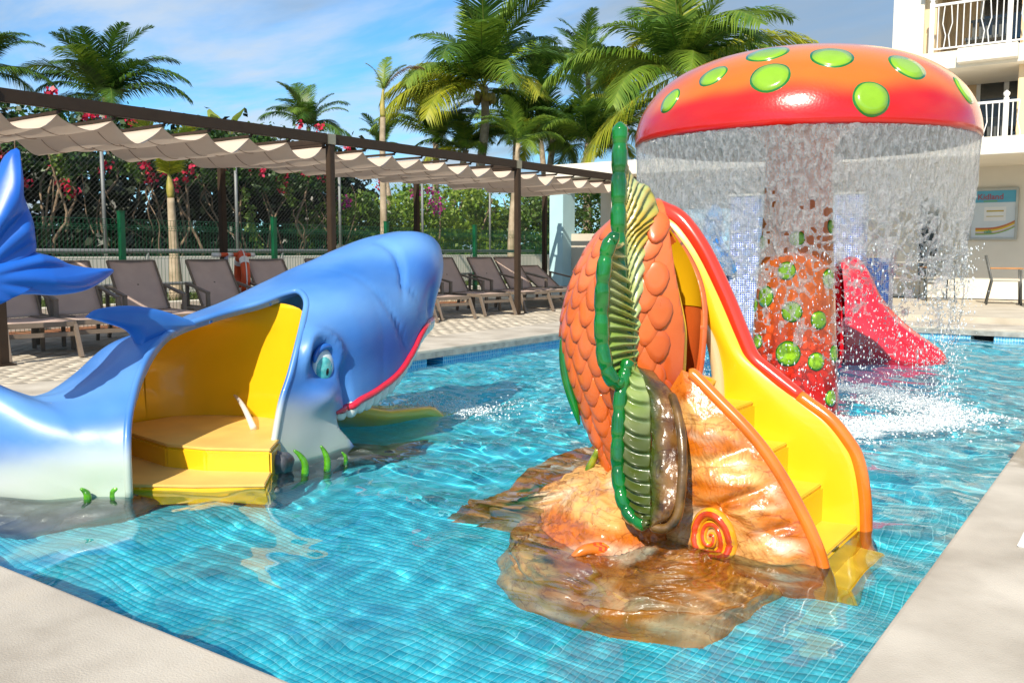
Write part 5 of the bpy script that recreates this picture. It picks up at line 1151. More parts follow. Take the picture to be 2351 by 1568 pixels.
# ring buoy on its stand
M_bo = mat('buoy_orange', (.62, .075, .012), .5, .12, 12, .15, 120); M_bw = mat('buoy_white', (.70, .69, .66), .55, .08, 12)
bp_ = on_x(520, 600, -10.55); bs = thing('buoy_stand', 'grey pole stand with orange and white crossbar beside the pergola post', 'buoy stand', (-10.55, bp_[1], 0))
MB().tube([(-10.55, bp_[1], 0), (-10.55, bp_[1], 1.0)], .028, 12).build('pole', mat('stand_grey', (.30, .33, .42), .4, .1), bs, smooth=True)
ya_ = on_x(505, 590, -10.55)[1]-.12; 
segs = [(ya_, ya_+.12, M_bw), (ya_+.12, ya_+.24, M_bo), (ya_+.24, ya_+.33, M_bw), (ya_+.33, ya_+.62, M_bo), (ya_+.62, ya_+.70, M_bw)]
for a_, b_, m in segs: MB().tube([(-10.55, a_, 1.0), (-10.55, b_, 1.0)], .03, 12).build('crossbar', m, bs, smooth=True)
rb_ = on_x(556, 637, -10.48); rg = thing('ring_buoy', 'orange and white ring buoy hanging from the stand behind the loungers', 'ring buoy', (-10.48, rb_[1], rb_[2]))
def torus_seg(c, Rr, r, a0, a1, m, name, parent, n=14, tw=R(62)):
    pts = []; 
    for a_ in np.linspace(a0, a1, n): v = Vector((0, Rr*math.cos(a_), Rr*math.sin(a_)*1.12)); v = Matrix.Rotation(tw, 3, 'Z') @ v; pts.append(Vector(c)+v)
    return MB().tube(pts, r, 12).build(name, m, parent, smooth=True)
for q_ in range(4):
    a0 = math.pi/4+q_*math.pi/2; torus_seg((-10.48, rb_[1], rb_[2]), .28, .062, a0+.14, a0+math.pi/2-.14, M_bo, 'ring_section', rg); torus_seg((-10.48, rb_[1], rb_[2]), .28, .066, a0-.15, a0+.15, M_bw, 'white_band', rg)
ropep = [Matrix.Rotation(R(62), 3, 'Z') @ Vector((.0, .355*math.cos(a_), .39*math.sin(a_)))+Vector((-10.48, rb_[1], rb_[2])) for a_ in np.linspace(0, 2*math.pi, 40)]
MB().tube(ropep, .008, 6).build('grab_rope', M_bw, rg, smooth=True)
# ================================================================ FENCES AND WALLS
M_green = mat('green_fence_paint', (.004, .085, .035), .4, .15, 9, spec=.4); M_galv = mat('galvanised_steel', (.20, .21, .21), .55, .12, 15, metal=.3)
M_wallw = mat('white_render', (.66, .63, .56), .85, .08, 2.5, .3, 50, bdist=.004); M_terra = mat('terracotta_strip', (.50, .20, .085), .8, .2, 12, .3, 60)
FX = -11.52
fe = thing('mesh_fence', 'green welded wire mesh fence with square posts behind the loungers', 'fence', (FX, 8, 0))
gp = [1.65, 4.20, 6.75, 9.25, 11.75, 14.27, 16.80]
gp = [on_x(x, y, FX)[1] for x, y in ((277, 487), (628, 502), (887, 512), (1090, 517), (1252, 520))]; stp = gp[1]-gp[0]; gp = [gp[0]-2*stp, gp[0]-stp]+gp
FH = 1.58
for y in gp:
    o = MB().box((FX, y, FH/2), (.075, .075, FH)).build('post', M_green, fe, bevel=.006); MB().box((FX, y, FH+.004), (.082, .082, .012)).build('post_cap', M_green, o)
for i in range(len(gp)-1):
    mb = MB(); y0, y1 = gp[i]+.04, gp[i+1]-.04; n = int((y1-y0)/.055)
    zz_ = [.05, .42, .46, .50, .95, .99, 1.03, 1.34, 1.37, 1.40, 1.48]; oo = [0, 0, .035, 0, 0, .035, 0, 0, .035, 0, 0]
    for k in range(n+1):
        y = y0+(y1-y0)*k/n; mb.tube([(FX+o_, y, z) for z, o_ in zip(zz_, oo)], .0032, 3, cap=False)
    for z, o_ in zip(zz_, oo): mb.tube([(FX+o_, y0, z), (FX+o_, y1, z)], .0032, 3, cap=False)
    mb.build('wire_panel', M_green, fe)
tag(MB().box((-11.78, 8.2, -.01), (.45, 18.4, .06)).build('tile_strip', M_terra), kind='structure')
cw_ = thing('kerb_wall', 'low white kerb wall behind the green mesh fence', 'wall', (-12.15, 8, 0)); MB().box((-12.15, 8.5, .12), (.25, 20, .36)).build('wall_body', M_wallw, cw_, bevel=.01)
M_grass_soil = mat('lawn_soil', (.06, .075, .02), .95, .3, 6)
tag(MB().box((-13.35, 9, .10), (2.15, 24, .36)).build('lawn', M_grass_soil), kind='structure')
gfV, gfF = [], []
r_ = np.random.default_rng(21); ng = 9000
gx = r_.uniform(-14.3, -12.3, ng); gy = r_.uniform(2, 19, ng)
for k in range(ng):
    h = r_.uniform(.03, .10); a_ = r_.random()*6.28; w_ = .008; dx, dy = math.cos(a_)*w_, math.sin(a_)*w_; lx, ly = r_.normal(0, .03, 2); b_ = len(gfV)
    gfV += [(gx[k]-dx, gy[k]-dy, .27), (gx[k]+dx, gy[k]+dy, .27), (gx[k]+lx, gy[k]+ly, .28+h)]; gfF.append((b_, b_+1, b_+2))
M_grass = leafmat('grass_blades', (.05, .11, .012), (.14, .17, .03))
tag(mesh_np('grass', gfV, gfF, M_grass, smooth=False), 'short patchy grass strip in front of the white wall', 'grass', kind='stuff')
gr = thing('pipe_railing', 'galvanised pipe railing running behind the green mesh fence', 'railing', (-12.3, 8, .3))
MB().tube([(-12.3, -2, 1.05), (-12.3, 18.2, 1.05)], .035, 12).build('top_rail', M_galv, gr, smooth=True)
MB().tube([(-12.3, -2, .56), (-12.3, 18.2, .56)], .026, 12).build('lower_rail', M_galv, gr, smooth=True)
for x, y in ((430, 590), (1345, 600), (1010, 600)): pass
for y in (3.0, 5.5, 7.95, 10.5, 13.1, 15.8): MB().tube([(-12.3, y, .28), (-12.3, y, 1.05)], .03, 12).build('upright', M_galv, gr, smooth=True)
ww = thing('boundary_wall', 'long low white boundary wall below the bougainvillea hedge', 'wall', (-14.5, 9, .2)); MB().box((-14.5, 9, .56), (.22, 30, .80)).build('wall_body', M_wallw, ww, bevel=.008)
cl = thing('chain_link_fence', 'tall grey chain link fence on the boundary wall in front of the hedge', 'fence', (-14.5, 9, .96))
for y in (3.3, 5.9, 8.6, 11.3, 14.0, 16.7, 19.4, 22.1): MB().tube([(-14.5, y, .9), (-14.5, y, 3.0)], .032, 10).build('post', M_galv, cl, smooth=True)
MB().tube([(-14.5, -4, 2.98), (-14.5, 23, 2.98)], .02, 8).build('top_wire', M_galv, cl)
mb = MB(); z0, z1 = .97, 2.97; hh_ = z1-z0
for k in range(int(29/.085)):
    y = -5+k*.085; mb.tube([(-14.5, y, z0), (-14.5, y+hh_, z1)], .0016, 3, cap=False); mb.tube([(-14.495, y+hh_, z0), (-14.495, y, z1)], .0016, 3, cap=False)
M_link = mat('link_wire', (.06, .07, .065), .6, .1)
mb.build('wire_mesh', M_link, cl)
# ================================================================ HOTEL WING, KIOSK, POOL BACKDROP
M_bwhite = mat('hotel_white', (.72, .67, .57), .8, .05, 1.5, .15, 60, bdist=.003); M_bcream = mat('hotel_cream', (.74, .55, .33), .8, .06, 1.5, .15, 60, bdist=.003); M_bshade = mat('hotel_inner_wall', (.62, .55, .40), .85, .06, 1.5)
M_glass, t, b = newmat('window_glass'); b.inputs['Base Color'].default_value = (.03, .035, .035, 1); b.inputs['Roughness'].default_value = .03; b.inputs['Specular IOR Level'].default_value = .8
M_alu = mat('white_aluminium', (.74, .74, .72), .35, .05); M_terr = mat('terrace_stone', (.50, .44, .34), .75, .12, 2, .2, 60, c2=(.60, .54, .44)); M_bluecol = mat('pale_blue_render', (.40, .60, .64), .85, .06, 2, .2, 60); 
M_furn = mat('furniture_grey', (.085, .09, .085), .4, .1); M_wood = mat('arm_wood', (.42, .20, .07), .5, .2, 10); M_pad = mat('seat_pad', (.50, .47, .40), .85, .06)
tag(MB().box((2, 21.2, .02), (42, 13.1, .16)).build('terrace', M_terr, bevel=.01), kind='structure')
ho = thing('hotel_building', 'cream and white hotel wing with balconies above a covered terrace', 'building', (0, 20, .1))
Yf = 17.5; Yw = 20.0
MB().box((.2, (Yf+24)/2, 2.83), (23.4, 24-Yf, .30)).build('terrace_roof', M_bwhite, ho, bevel=.008)
MB().box((2.0, Yw+.15, 1.40), (27, .3, 2.56)).build('terrace_wall', M_bwhite, ho)
for x in (4.5, 9.5): MB().box((x, Yf+.4, 1.4), (.5, .5, 2.55)).build('column', M_bwhite, ho, bevel=.01)
# dark terrace door seen through the falling water
dx = on_y(2135, 500, Yw)[0]; dr = MB().box((dx, Yw-.02, 1.28), (.42, .08, 1.7)).build('door', M_alu, ho, bevel=.004)
MB().box((dx, Yw-.065, 1.28), (.34, .02, 1.6)).build('pane', M_glass, dr)
# upper floors
Yu = 20.4; X0 = on_y(2055, 60, Yu)[0]; X1 = on_y(2121, 60, Yu)[0]; X2 = on_y(2148, 60, Yu)[0]; X3 = on_y(2345, 60, Yu)[0]
def hz(y, Y=Yu, x=2200): return on_y(x, y, Y)[2]
top = 9.0
MB().box(((X0+X1)/2-.02, Yu+1.4, (2.98+top)/2), (X1-X0+.04, 2.8, top-2.98)).build('corner_pier', M_bwhite, ho, bevel=.01)
MB().box((X0-.035, Yu+1.5, (2.98+top)/2), (.07, 2.6, top-2.98)).build('pier_edge', M_bcream, ho)
MB().box(((X1+X2)/2, Yu+.35, (2.98+top)/2), (X2-X1, .5, top-2.98)).build('pier_return', M_bcream, ho)
MB().box(((X3+6), Yu+.3, (2.98+top)/2), (12, .6, top-2.98)).build('facade_wall', M_bcream, ho) if False else None
MB().box((X3+.30, Yu+.2, (2.98+top)/2), (.55, .9, top-2.98)).build('pier', M_bcream, ho, bevel=.01)
MB().box((X3+4.0, Yu+.5, (2.98+top)/2), (6.8, .5, top-2.98)).build('facade_wall', M_bwhite, ho)
Yb = Yu+1.75
MB().box(((X1+X3)/2+.2, Yb+.15, (2.98+top)/2), (X3-X1+.8, .3, top-2.98)).build('recess_wall', M_bcream, ho)
MB().box((X1+.05, (Yu+Yb)/2+.4, (2.98+top)/2), (.12, Yb-Yu, top-2.98)).build('recess_side', M_bcream, ho)
zf = hz(128); zb_ = hz(168)
sl_ = MB().box(((X2+X3)/2+.1, Yu+.55, (zf+zb_)/2), (X3-X2+.5, 2.2, zf-zb_)).build('balcony_slab', M_bwhite, ho, bevel=.01)
MB().box(((X2+X3)/2+.3, Yu-.62, (zf+zb_)/2+.03), (X3-X2-.5, .24, (zf-zb_)*.8)).build('slab_lip', M_bwhite, sl_, bevel=.01)
zf2 = zf+(zf-2.98); MB().box(((X2+X3)/2+.1, Yu+.55, zf2-.2), (X3-X2+.5, 2.2, .4)).build('balcony_slab', M_bwhite, ho, bevel=.01)
def balcony_rail(z, xa, xb, Y, h=.92):
    o = MB().bar((xa, Y, z+h), (xb, Y, z+h), .045, .045).build('railing', M_alu, ho)
    MB().bar((xa, Y, z+.08), (xb, Y, z+.08), .03, .03).build('bottom_rail', M_alu, o)
    n = int((xb-xa)/.11)
    for k in range(n+1):
        x = xa+(xb-xa)*k/n; zig = (k % 6) in (2, 3)
        if k % 12 == 0: MB().lathe([(.05, 0), (.05, h+.06), (.03, h+.08), (.06, h+.12), (.06, h+.16), (.002, h+.21)], 12, (x, Y, z)).build('newel', M_alu, o, smooth=True)
        elif zig: s = .03 if k % 6 == 2 else -.03; MB().tube([(x, Y, z+.08), (x+s, Y, z+h*.35), (x-s, Y, z+h*.6), (x, Y, z+h)], .011, 6).build('baluster', M_alu, o)
        else: MB().tube([(x, Y, z+.08), (x, Y, z+h)], .011, 6).build('baluster', M_alu, o)
balcony_rail(zf, X2+.02, X3+.2, Yu-.45); balcony_rail(2.98, X2+.02, X3+.1, Yu-.45)
for z in (2.98, zf):
    cxw = X3-.42; fr = MB().box((cxw, Yb-.02, z+1.08), (1.15, .08, 2.1)).build('sliding_door', M_alu, ho, bevel=.004)
    for s in (-1, 1): MB().box((cxw+s*.27, Yb-.07, z+1.08), (.44, .02, 1.94)).build('pane', M_glass, fr)
    lg = thing('balcony_chair', 'dark balcony lounge chair behind the %s balcony railing' % ('upper' if z > 4 else 'lower'), 'chair', ((X2+X3)/2+.15, Yu+.3, z)); x_, y_ = (X2+X3)/2+.15, Yu+.3
    MB().box((x_, y_, z+.30), (.75, .55, .05)).build('seat', M_furn, lg)
    for k in range(6): MB().box((x_-.30+.12*k, y_+.26, z+.52), (.05, .04, .42)).build('back_slat', M_furn, lg)
    for sx in (-1, 1):
        for sy in (-1, 1): MB().box((x_+sx*.33, y_+sy*.23, z+.14), (.04, .04, .28)).build('leg', M_furn, lg)
    MB().box((x_, y_+.26, z+.74), (.75, .05, .05)).build('back_rail', M_furn, lg)
# framed notice board
pa, pb = on_y(2244, 433, Yw-.06), on_y(2328, 552, Yw-.06); w_, h_ = .80, pa[2]-pb[2]-.06; pc = np.array([pb[0]-w_/2+.02, Yw-.05, (pa[2]+pb[2])/2])
nb = thing('notice_board', 'framed notice board poster with blue band on the terrace wall', 'notice board', tuple(pc))
fm = MB(); 
for s in (-1, 1): fm.box((pc[0]+s*w_/2, pc[1], pc[2]), (.045, .05, h_+.045)); fm.box((pc[0], pc[1], pc[2]+s*h_/2), (w_-.045, .05, .045))
fm.build('frame', mat('board_frame', (.45, .43, .36), .4, .1, metal=.5), nb, bevel=.003)
def flat(c, m, nm, d, pts, parent=nb): return MB().add([(c[0]+x, c[1]-d, c[2]+z) for x, z in pts], [tuple(range(len(pts)))]).build(nm, m, parent)
pm = lambda n_, c: mat('print_'+n_, c, .35, .04, coat=.5)
rect = lambda x0, x1, z0, z1: [(x0, z0), (x1, z0), (x1, z1), (x0, z1)]
flat(pc, pm('paper', (.55, .60, .62)), 'poster', .004, rect(-w_/2+.02, w_/2-.02, -h_/2+.02, h_/2-.02))
flat(pc, pm('blue', (.06, .30, .42)), 'blue_band', .006, rect(-w_/2+.02, w_/2-.02, h_/2-.25, h_/2-.02))
flat(pc, pm('sheet', (.70, .69, .66)), 'timetable', .007, rect(-.16, .22, -.13, .14))
for z0, z1 in ((.045, .075), (-.05, -.035)): flat(pc, pm('ochre', (.45, .33, .02)), 'timetable_line', .009, rect(-.12, .18, z0, z1))
def arcband(o0, th_, c, nm, d):
    xs_ = np.linspace(-.30, w_/2-.02, 16); f = lambda x: -.36+o0+.28*max(0, (x+.10))**2*2.2
    pts = [(x, f(x)) for x in xs_]+[(x, f(x)+th_) for x in xs_[::-1]]; flat(pc, pm(nm, c), 'rainbow_band', d, pts)
arcband(.06, .04, (.45, .13, .01), 'o', .0065); arcband(.025, .035, (.62, .42, .01), 'y', .0068); arcband(-.015, .02, (.45, .30, .18), 'b', .0071); arcband(-.035, .018, (.16, .36, .01), 'g', .0074)
def text(s, loc, size, m, nm, parent, ext=.003):
    cu_ = bpy.data.curves.new(nm, 'FONT'); cu_.body = s; cu_.size = size; cu_.align_x = 'CENTER'; cu_.align_y = 'CENTER'; cu_.extrude = ext; cu_.offset = size*.02
    tmp = bpy.data.objects.new(nm+'_tmp', cu_); col.objects.link(tmp); dg = bpy.context.evaluated_depsgraph_get(); me = bpy.data.meshes.new_from_object(tmp.evaluated_get(dg)); bpy.data.objects.remove(tmp)
    me.materials.clear(); me.materials.append(m); me.transform(Matrix.Translation(loc) @ Matrix.Rotation(math.pi/2, 4, 'X')); return link(nm, me, parent)
text('Kidland', (pc[0]-.06, pc[1]-.012, pc[2]+h_/2-.145), .15, pm('maroon', (.28, .05, .06)), 'lettering', nb)
text('calú', (pc[0]-.08, pc[1]-.012, pc[2]-.335), .085, pm('green', (.04, .30, .12)), 'lettering', nb)
flat(pc, pm('leafgreen', (.14, .33, .03)), 'lettering_swash', .008, rect(-.18, .06, h_/2-.235, h_/2-.215))
# kiosk corner: pale blue column, white column, low wall
kc = on_y(1272, 600, Yf)[0]; kb = thing('blue_column', 'pale blue square column under the white kiosk roof', 'column', (kc, Yf+.3, 0)); MB().box((kc, Yf+.34, 1.34), (.36, .52, 2.68)).build('shaft', M_bluecol, kb, bevel=.006)
wc = on_y(1400, 480, Yf)[0]; kw = thing('white_column', 'white square column under the kiosk roof beside the green fin', 'column', (wc, Yf+.4, 0)); MB().box((wc+.1, Yf+.45, 1.34), (.36, .5, 2.68)).build('shaft', M_bwhite, kw, bevel=.006)
lw = thing('low_wall', 'low beige wall between the blue and the white column', 'wall', ((kc+wc)/2, Yf+.5, 0)); MB().box(((kc+wc)/2+.1, Yf+.55, .72), (wc-kc-.15, .2, 1.45)).build('wall_body', mat('beige_render', (.52, .47, .38), .85, .06, 2), lw, bevel=.006)
# terrace furniture
def dining_chair():
    r = thing('dining_chair', 'x', 'chair')
    MB().box((0, 0, .44), (.50, .48, .05)).build('seat', M_pad, r, bevel=.015, local=True)
    for sx in (-1, 1):
        MB().tube([(sx*.25, -.25, 0), (sx*.25, -.22, .62)], .016, 8).build('leg', M_furn, r, smooth=True, local=True)
        MB().tube([(sx*.25, .30, 0), (sx*.25, .22, .42), (sx*.25, .33, .88)], .016, 8).build('leg', M_furn, r, smooth=True, local=True)
        MB().box((sx*.25, 0, .645), (.05, .52, .022)).build('armrest', M_wood, r, bevel=.005, local=True)
    for k in range(4): MB().bar((-.25, .26+.022*k, .58+.085*k), (.25, .26+.022*k, .58+.085*k), .018, .04).build('back_slat', M_furn, r, local=True)
    MB().bar((-.25, -.22, .41), (.25, -.22, .41), .025, .03).build('seat_rail', M_furn, r, local=True)
    return r
def cafe_table():
    r = thing('cafe_table', 'x', 'table')
    MB().box((0, 0, .735), (.75, .75, .03)).build('table_top', mat('table_top_grey', (.30, .29, .26), .4, .1), r, bevel=.005, local=True)
    for sx in (-1, 1):
        for sy in (-1, 1): MB().box((sx*.33, sy*.33, .36), (.05, .05, .72)).build('leg', M_furn, r, bevel=.004, local=True)
    return r
tz = .10
c0 = dining_chair(); tA = cafe_table()
p = on_z(2300, 701, tz); c0.location = (p[0]+.0, p[1]+.3, tz); c0.rotation_euler = (0, 0, R(100)); tag(c0, 'grey dining chair facing the table under the notice board', group='terrace chairs')
p = on_z(2345, 706, tz); tA.location = (p[0]+.38, p[1]+.35, tz); tA.rotation_euler = (0, 0, R(8)); tag(tA, 'grey square cafe table in the sun under the notice board', group='terrace tables')
tB = copy_tree(tA); p = on_z(2075, 690, tz); tB.location = (p[0]-.05, p[1]+.45, tz); tB['label'] = 'grey square cafe table beside the red slide'
c1 = copy_tree(c0); p = on_z(2125, 692, tz); c1.location = (p[0]+.12, p[1]+.35, tz); c1.rotation_euler = (0, 0, R(205)); c1['label'] = 'grey dining chair with wooden arms behind the water curtain'
# ---------------------------------------------------------------- mosaic pillars and the far water toys
M_mos = gridmat('mosaic_pale', .031, (.72, .74, .78), (.03, .07, .42), (.10, .18, .56), (.06, .11, .48), gw=.28, axes='sz', rough=.2); M_mosd = gridmat('mosaic_navy', .031, (.16, .22, .34), (.005, .02, .12), (.02, .06, .24), gw=.16, axes='sz', rough=.2); M_mosb = gridmat('mosaic_blue', .031, (.35, .6, .72), (.02, .22, .5), (.08, .42, .65), gw=.2, axes='sz', rough=.2)
def pillar(x, y, w_, d_, z1, m, label, capz=None):
    r = thing('mosaic_pillar', label, 'pillar', (x, y, FZ)); MB().box((x, y, (FZ+z1)/2), (w_, d_, z1-FZ)).build('shaft', m, r, bevel=.01); MB().box((x, y, z1+.012), (w_+.03, d_+.03, .03)).build('cap_stone', M_bwhite, r, bevel=.006); return r
p = on_d(1716, 600, 12.7); pillar(p[0], p[1], .40, .32, 1.80, M_mos, 'white and blue mosaic pillar standing behind the mushroom stem on its shark side')
p = on_d(1950, 600, 13.1); pillar(p[0], p[1], .40, .32, 1.85, M_mos, 'white and blue mosaic pillar standing above the red slide')
p = on_d(1655, 700, 13.0); q_ = thing('mosaic_wall', 'low navy mosaic wall between the fish slide and the pillar', 'wall', (p[0], p[1], FZ)); MB().box((p[0], p[1]+.1, (FZ+.74)/2), (.75, .30, .74-FZ)).build('wall_body', M_mosd, q_, bevel=.01)
p = on_d(2008, 640, 13.4); q_ = thing('mosaic_wall', 'navy mosaic block beside the top of the red slide', 'wall', (p[0], p[1], FZ)); MB().box((p[0], p[1]+.1, (FZ+.95)/2), (.42, .30, .95-FZ)).build('wall_body', M_mosd, q_, bevel=.01)
# blue whale-like toy on the navy wall
p = on_d(1632, 610, 12.75); bl = thing('blue_toy', 'bright blue dolphin shaped water toy above the navy mosaic wall', 'water toy', (p[0], p[1], .74))
M_bt = mat('toy_blue', (.01, .13, .52), .2, .25, 6, coat=.8, c2=(.05, .34, .72))
def _pl(L_, X): return np.array([on_y(x, y, p[1])[[0, 2]] for x, y in L_])
Vv, Ff_ = plate(_pl([(1600, 622), (1604, 560), (1618, 500), (1640, 470), (1658, 490), (1655, 540), (1672, 580), (1690, 622), (1650, 632)], 0), p[1], .16, 'x', None, bulge=.10); mesh_np('body', Vv, Ff_, M_bt, bl)
Vv, Ff_ = plate(_pl([(1600, 585), (1582, 560), (1572, 530), (1590, 540), (1608, 560)], 0), p[1]-.05, .05, 'x', None, bulge=.02); mesh_np('flipper', Vv, Ff_, M_bt, bl)
# pale blue screen behind
p = on_d(1600, 560, 13.9); q_ = thing('painted_screen', 'pale blue painted screen wall behind the mosaic pillars', 'wall', (p[0], p[1], 0)); MB().box((p[0]+.7, p[1]+.4, .85), (2.6, .12, 1.7)).build('wall_body', mat('pale_blue_screen', (.34, .56, .72), .7, .15, 3), q_, bevel=.01)
# red slide
rs = thing('red_slide', 'low red tentacle shaped water slide behind the falling water', 'water slide', tuple(on_d(2040, 830, 10.3)[:2])+(FZ,))
M_rs = mat('red_slide_paint', (.70, .012, .025), .2, .15, 4, .1, 20, coat=.9)
prof = [(1925, 600), (1950, 590), (1972, 598), (1995, 630), (2015, 668), (2045, 708), (2085, 748), (2130, 785), (2160, 812), (2173, 838)]
A_ = spline([on_d(x, y, 10.35) for x, y in prof], 60); Vv = []
for i, a_ in enumerate(A_):
    f = i/59; wv = np.interp(f, [0, .3, .8, .97, 1], [.30, .34, .30, .16, .03])
    for s in np.linspace(0, 1, 25):
        th = math.pi*s; off = math.cos(th)*wv; up_ = math.sin(th)**.7; z = (FZ)+(a_[2]-FZ)*up_
        fold = .035*math.sin(f*9)*math.exp(-((s-.62)/.08)**2)
        Vv.append((a_[0]-off*_fw[0]*-1, a_[1]+off*_fw[1], z+fold))
I = np.arange(1500).reshape(60, 25); F = np.stack([I[:-1, :-1], I[1:, :-1], I[1:, 1:], I[:-1, 1:]], -1).reshape(-1, 4)
mesh_np('body', Vv, F, M_rs, rs)
bk_ = A_[0]; MB().box((bk_[0]-.25, bk_[1]-.05, (FZ+bk_[2]-.06)/2), (.5, .55, bk_[2]-.06-FZ)).build('platform', M_rs, rs, bevel=.05, seg=4)
ed_ = [np.array(p_)+np.array([.02, -.30, -.22*(1-k/59)]) for k, p_ in enumerate(A_)]
MB().tube([(p_[0]+.10, p_[1]-.22, FZ+(p_[2]-FZ)*.70) for p_ in A_[8:52]], .028, 10).build('side_ridge', M_rs, rs, smooth=True)
# ================================================================ PLANTS
M_trunk = mat('palm_trunk', (.27, .20, .13), .85, .3, 6, .8, 18, c2=(.40, .32, .22), bdist=.02); M_trunk_pale = mat('young_trunk', (.34, .26, .16), .8, .3, 5, .6, 14, c2=(.46, .37, .26))
LF = {'dark': leafmat('frond_dark', (.030, .085, .012), (.10, .20, .022), 1.5), 'mid': leafmat('frond_mid', (.07, .16, .015), (.21, .31, .03), 1.5), 'yellow': leafmat('frond_yellow', (.20, .26, .014), (.44, .43, .03), 1.5), 'brown': leafmat('frond_brown', (.16, .085, .03), (.30, .20, .07), 1.5)}
M_rach = mat('frond_rib', (.16, .20, .03), .6, .2, 5)
fr_rng = np.random.default_rng(31)
def frond_mesh(name, L, e0, droop, m, n=84, llen=.30, lw=.0135, hang=.6, dens=1.0):
    """frond leaving the origin along +X at elevation e0 (deg) and bending down"""
    V = []; F = []; mi = []; pts = []; x = z = 0.0; N_ = 30
    for i in range(N_+1):
        s = i/N_; a_ = R(e0-droop*s**1.5); pts.append((x, 0, z, a_)); x += math.cos(a_)*L/N_; z += math.sin(a_)*L/N_
    for i in range(N_):
        for k, (px_, _, pz, a_) in enumerate((pts[i], pts[i+1])): pass
    rw = lambda s: .012*L*(1-.85*s)/2
    for i in range(N_+1):
        px_, _, pz, a_ = pts[i]; w_ = rw(i/N_); V += [(px_, -w_, pz), (px_, w_, pz), (px_-math.sin(a_)*w_*-.9, 0, pz+math.cos(a_)*w_*-1.2)]
    for i in range(N_):
        b_ = i*3
        for k in range(3): F.append((b_+k, b_+(k+1) % 3, b_+3+(k+1) % 3, b_+3+k)); mi.append(1)
    for i in range(n):
        s = .10+.90*(i/(n-1))**.95; q_ = s*N_; i0 = min(int(q_), N_-1); f = q_-i0
        px_ = pts[i0][0]*(1-f)+pts[i0+1][0]*f; pz = pts[i0][2]*(1-f)+pts[i0+1][2]*f; a_ = pts[i0][3]
        ll = L*llen*(math.sin(math.pi*min(1, (s*.86+.12)))**.55)*fr_rng.uniform(.85, 1.1); fwd = .45+.55*s
        t = np.array([math.cos(a_), 0, math.sin(a_)]); up_ = np.array([-math.sin(a_), 0, math.cos(a_)])
        for sd in (-1, 1):
            if fr_rng.random() > dens: continue
            sv = np.array([0, sd, 0]); d = sv*1.0+t*fwd+up_*.25*(1-hang); d += fr_rng.normal(0, .06, 3); d /= np.linalg.norm(d)
            b0 = np.array([px_, 0, pz]); g_ = np.array([0, 0, -1.0]); mid = b0+d*ll*.55+g_*ll*.10*hang; tip = b0+d*ll*.92+g_*ll*(.30+.25*fr_rng.random())*hang
            wv = t*lw*L*.5; b_ = len(V); V += [b0-wv, b0+wv, mid-wv*1.0, mid+wv*1.0, tip]; F += [(b_, b_+1, b_+3, b_+2), (b_+2, b_+3, b_+4, b_+4)]; mi += [0, 0]
    me = bpy.data.meshes.new(name); F2 = [f[:3] if f[2] == f[3] else f for f in F]; me.from_pydata([tuple(map(float, v)) for v in V], [], F2); me.materials.append(m); me.materials.append(M_rach); me.polygons.foreach_set('material_index', np.array(mi, dtype=np.int32)); me.shade_smooth(); me.update(); return me
FM = {}
for key, mm in LF.items():
    FM[key] = [frond_mesh('frond', 1.0, 78, 55, mm, hang=.35), frond_mesh('frond', 1.0, 60, 85, mm, hang=.6), frond_mesh('frond', 1.0, 38, 85, mm, hang=.9), frond_mesh('frond', 1.0, 12, 75, mm, hang=1.1), frond_mesh('frond', 1.0, -25, 55, mm, hang=.9)]
def palm(crown, L, label, nfr=22, weights=(.25, .25, .25, .2, .05), tint=(('dark', .5), ('mid', .4), ('yellow', .1)), base=None, tr=.14, lean=.3, seed=0, group='coconut palms behind the hedge', nuts=0, cat='palm tree'):
    r_ = np.random.default_rng(100+seed); c = np.array(crown, float); b_ = np.array(base) if base is not None else np.array([c[0]+r_.normal(0, lean), c[1]+r_.normal(0, lean), -.05])
    t = thing('palm_tree', label, cat, tuple(b_), group=group)
    P = spline([b_, b_*.6+c*.4+np.array([r_.normal(0, .15), r_.normal(0, .15), 0]), c*.8+b_*.2, c], 26); rad = [tr*(1.35-.6*min(1, i/5)*.5-.35*i/25)*(1+.05*(i % 2)) for i in range(26)]
    MB().tube(P, rad, 12).build('trunk', M_trunk, t, smooth=True)
    keys = [k for k, _ in tint]; pk = np.array([p_ for _, p_ in tint]); pk = pk/pk.sum(); W = np.array(weights)/sum(weights)
    az0 = r_.random()*6.28
    for k in range(int(nfr*.95)):
        v = r_.choice(5, p=W); key = keys[r_.choice(len(keys), p=pk)]
        if v >= 3 and r_.random() < .35 and 'yellow' in keys: key = 'yellow'
        o = bpy.data.objects.new('frond', FM[key][v]); col.objects.link(o); o.parent = t; o.location = tuple(c-b_+np.array([0, 0, r_.uniform(-.12, .05)*L*.3])); s = 1.15*L*r_.uniform(.82, 1.12)
        o.scale = (s, s, s); o.rotation_euler = (r_.normal(0, .12), r_.normal(0, .10), az0+k*2.39996+r_.normal(0, .2))
    for k in range(nuts):
        a_ = r_.random()*6.28; p_ = c+np.array([math.cos(a_)*.28, math.sin(a_)*.28, -.28-.18*r_.random()]); mb = ball(p_, .12, (1, 1, 1.15), 10); mb.build('coconut', M_nut, t, smooth=True)
    return t
M_nut = mat('coconut_husk', (.30, .24, .06), .6, .3, 8)
palm(on_d(1112, 200, 30), 3.5, 'large coconut palm with full crown and coconuts rising above the pergola', 26, (.3, .24, .22, .18, .06), (('dark', .35), ('mid', .5), ('yellow', .15)), seed=1, nuts=12, tr=.17, base=(on_d(1118, 400, 30)[0], on_d(1118, 400, 30)[1], -.05))
palm(on_d(240, 225, 36), 2.9, 'dark coconut palm with upright crown behind the shark tail fluke', 24, (.42, .24, .2, .12, .02), (('dark', .8), ('mid', .2)), seed=2)
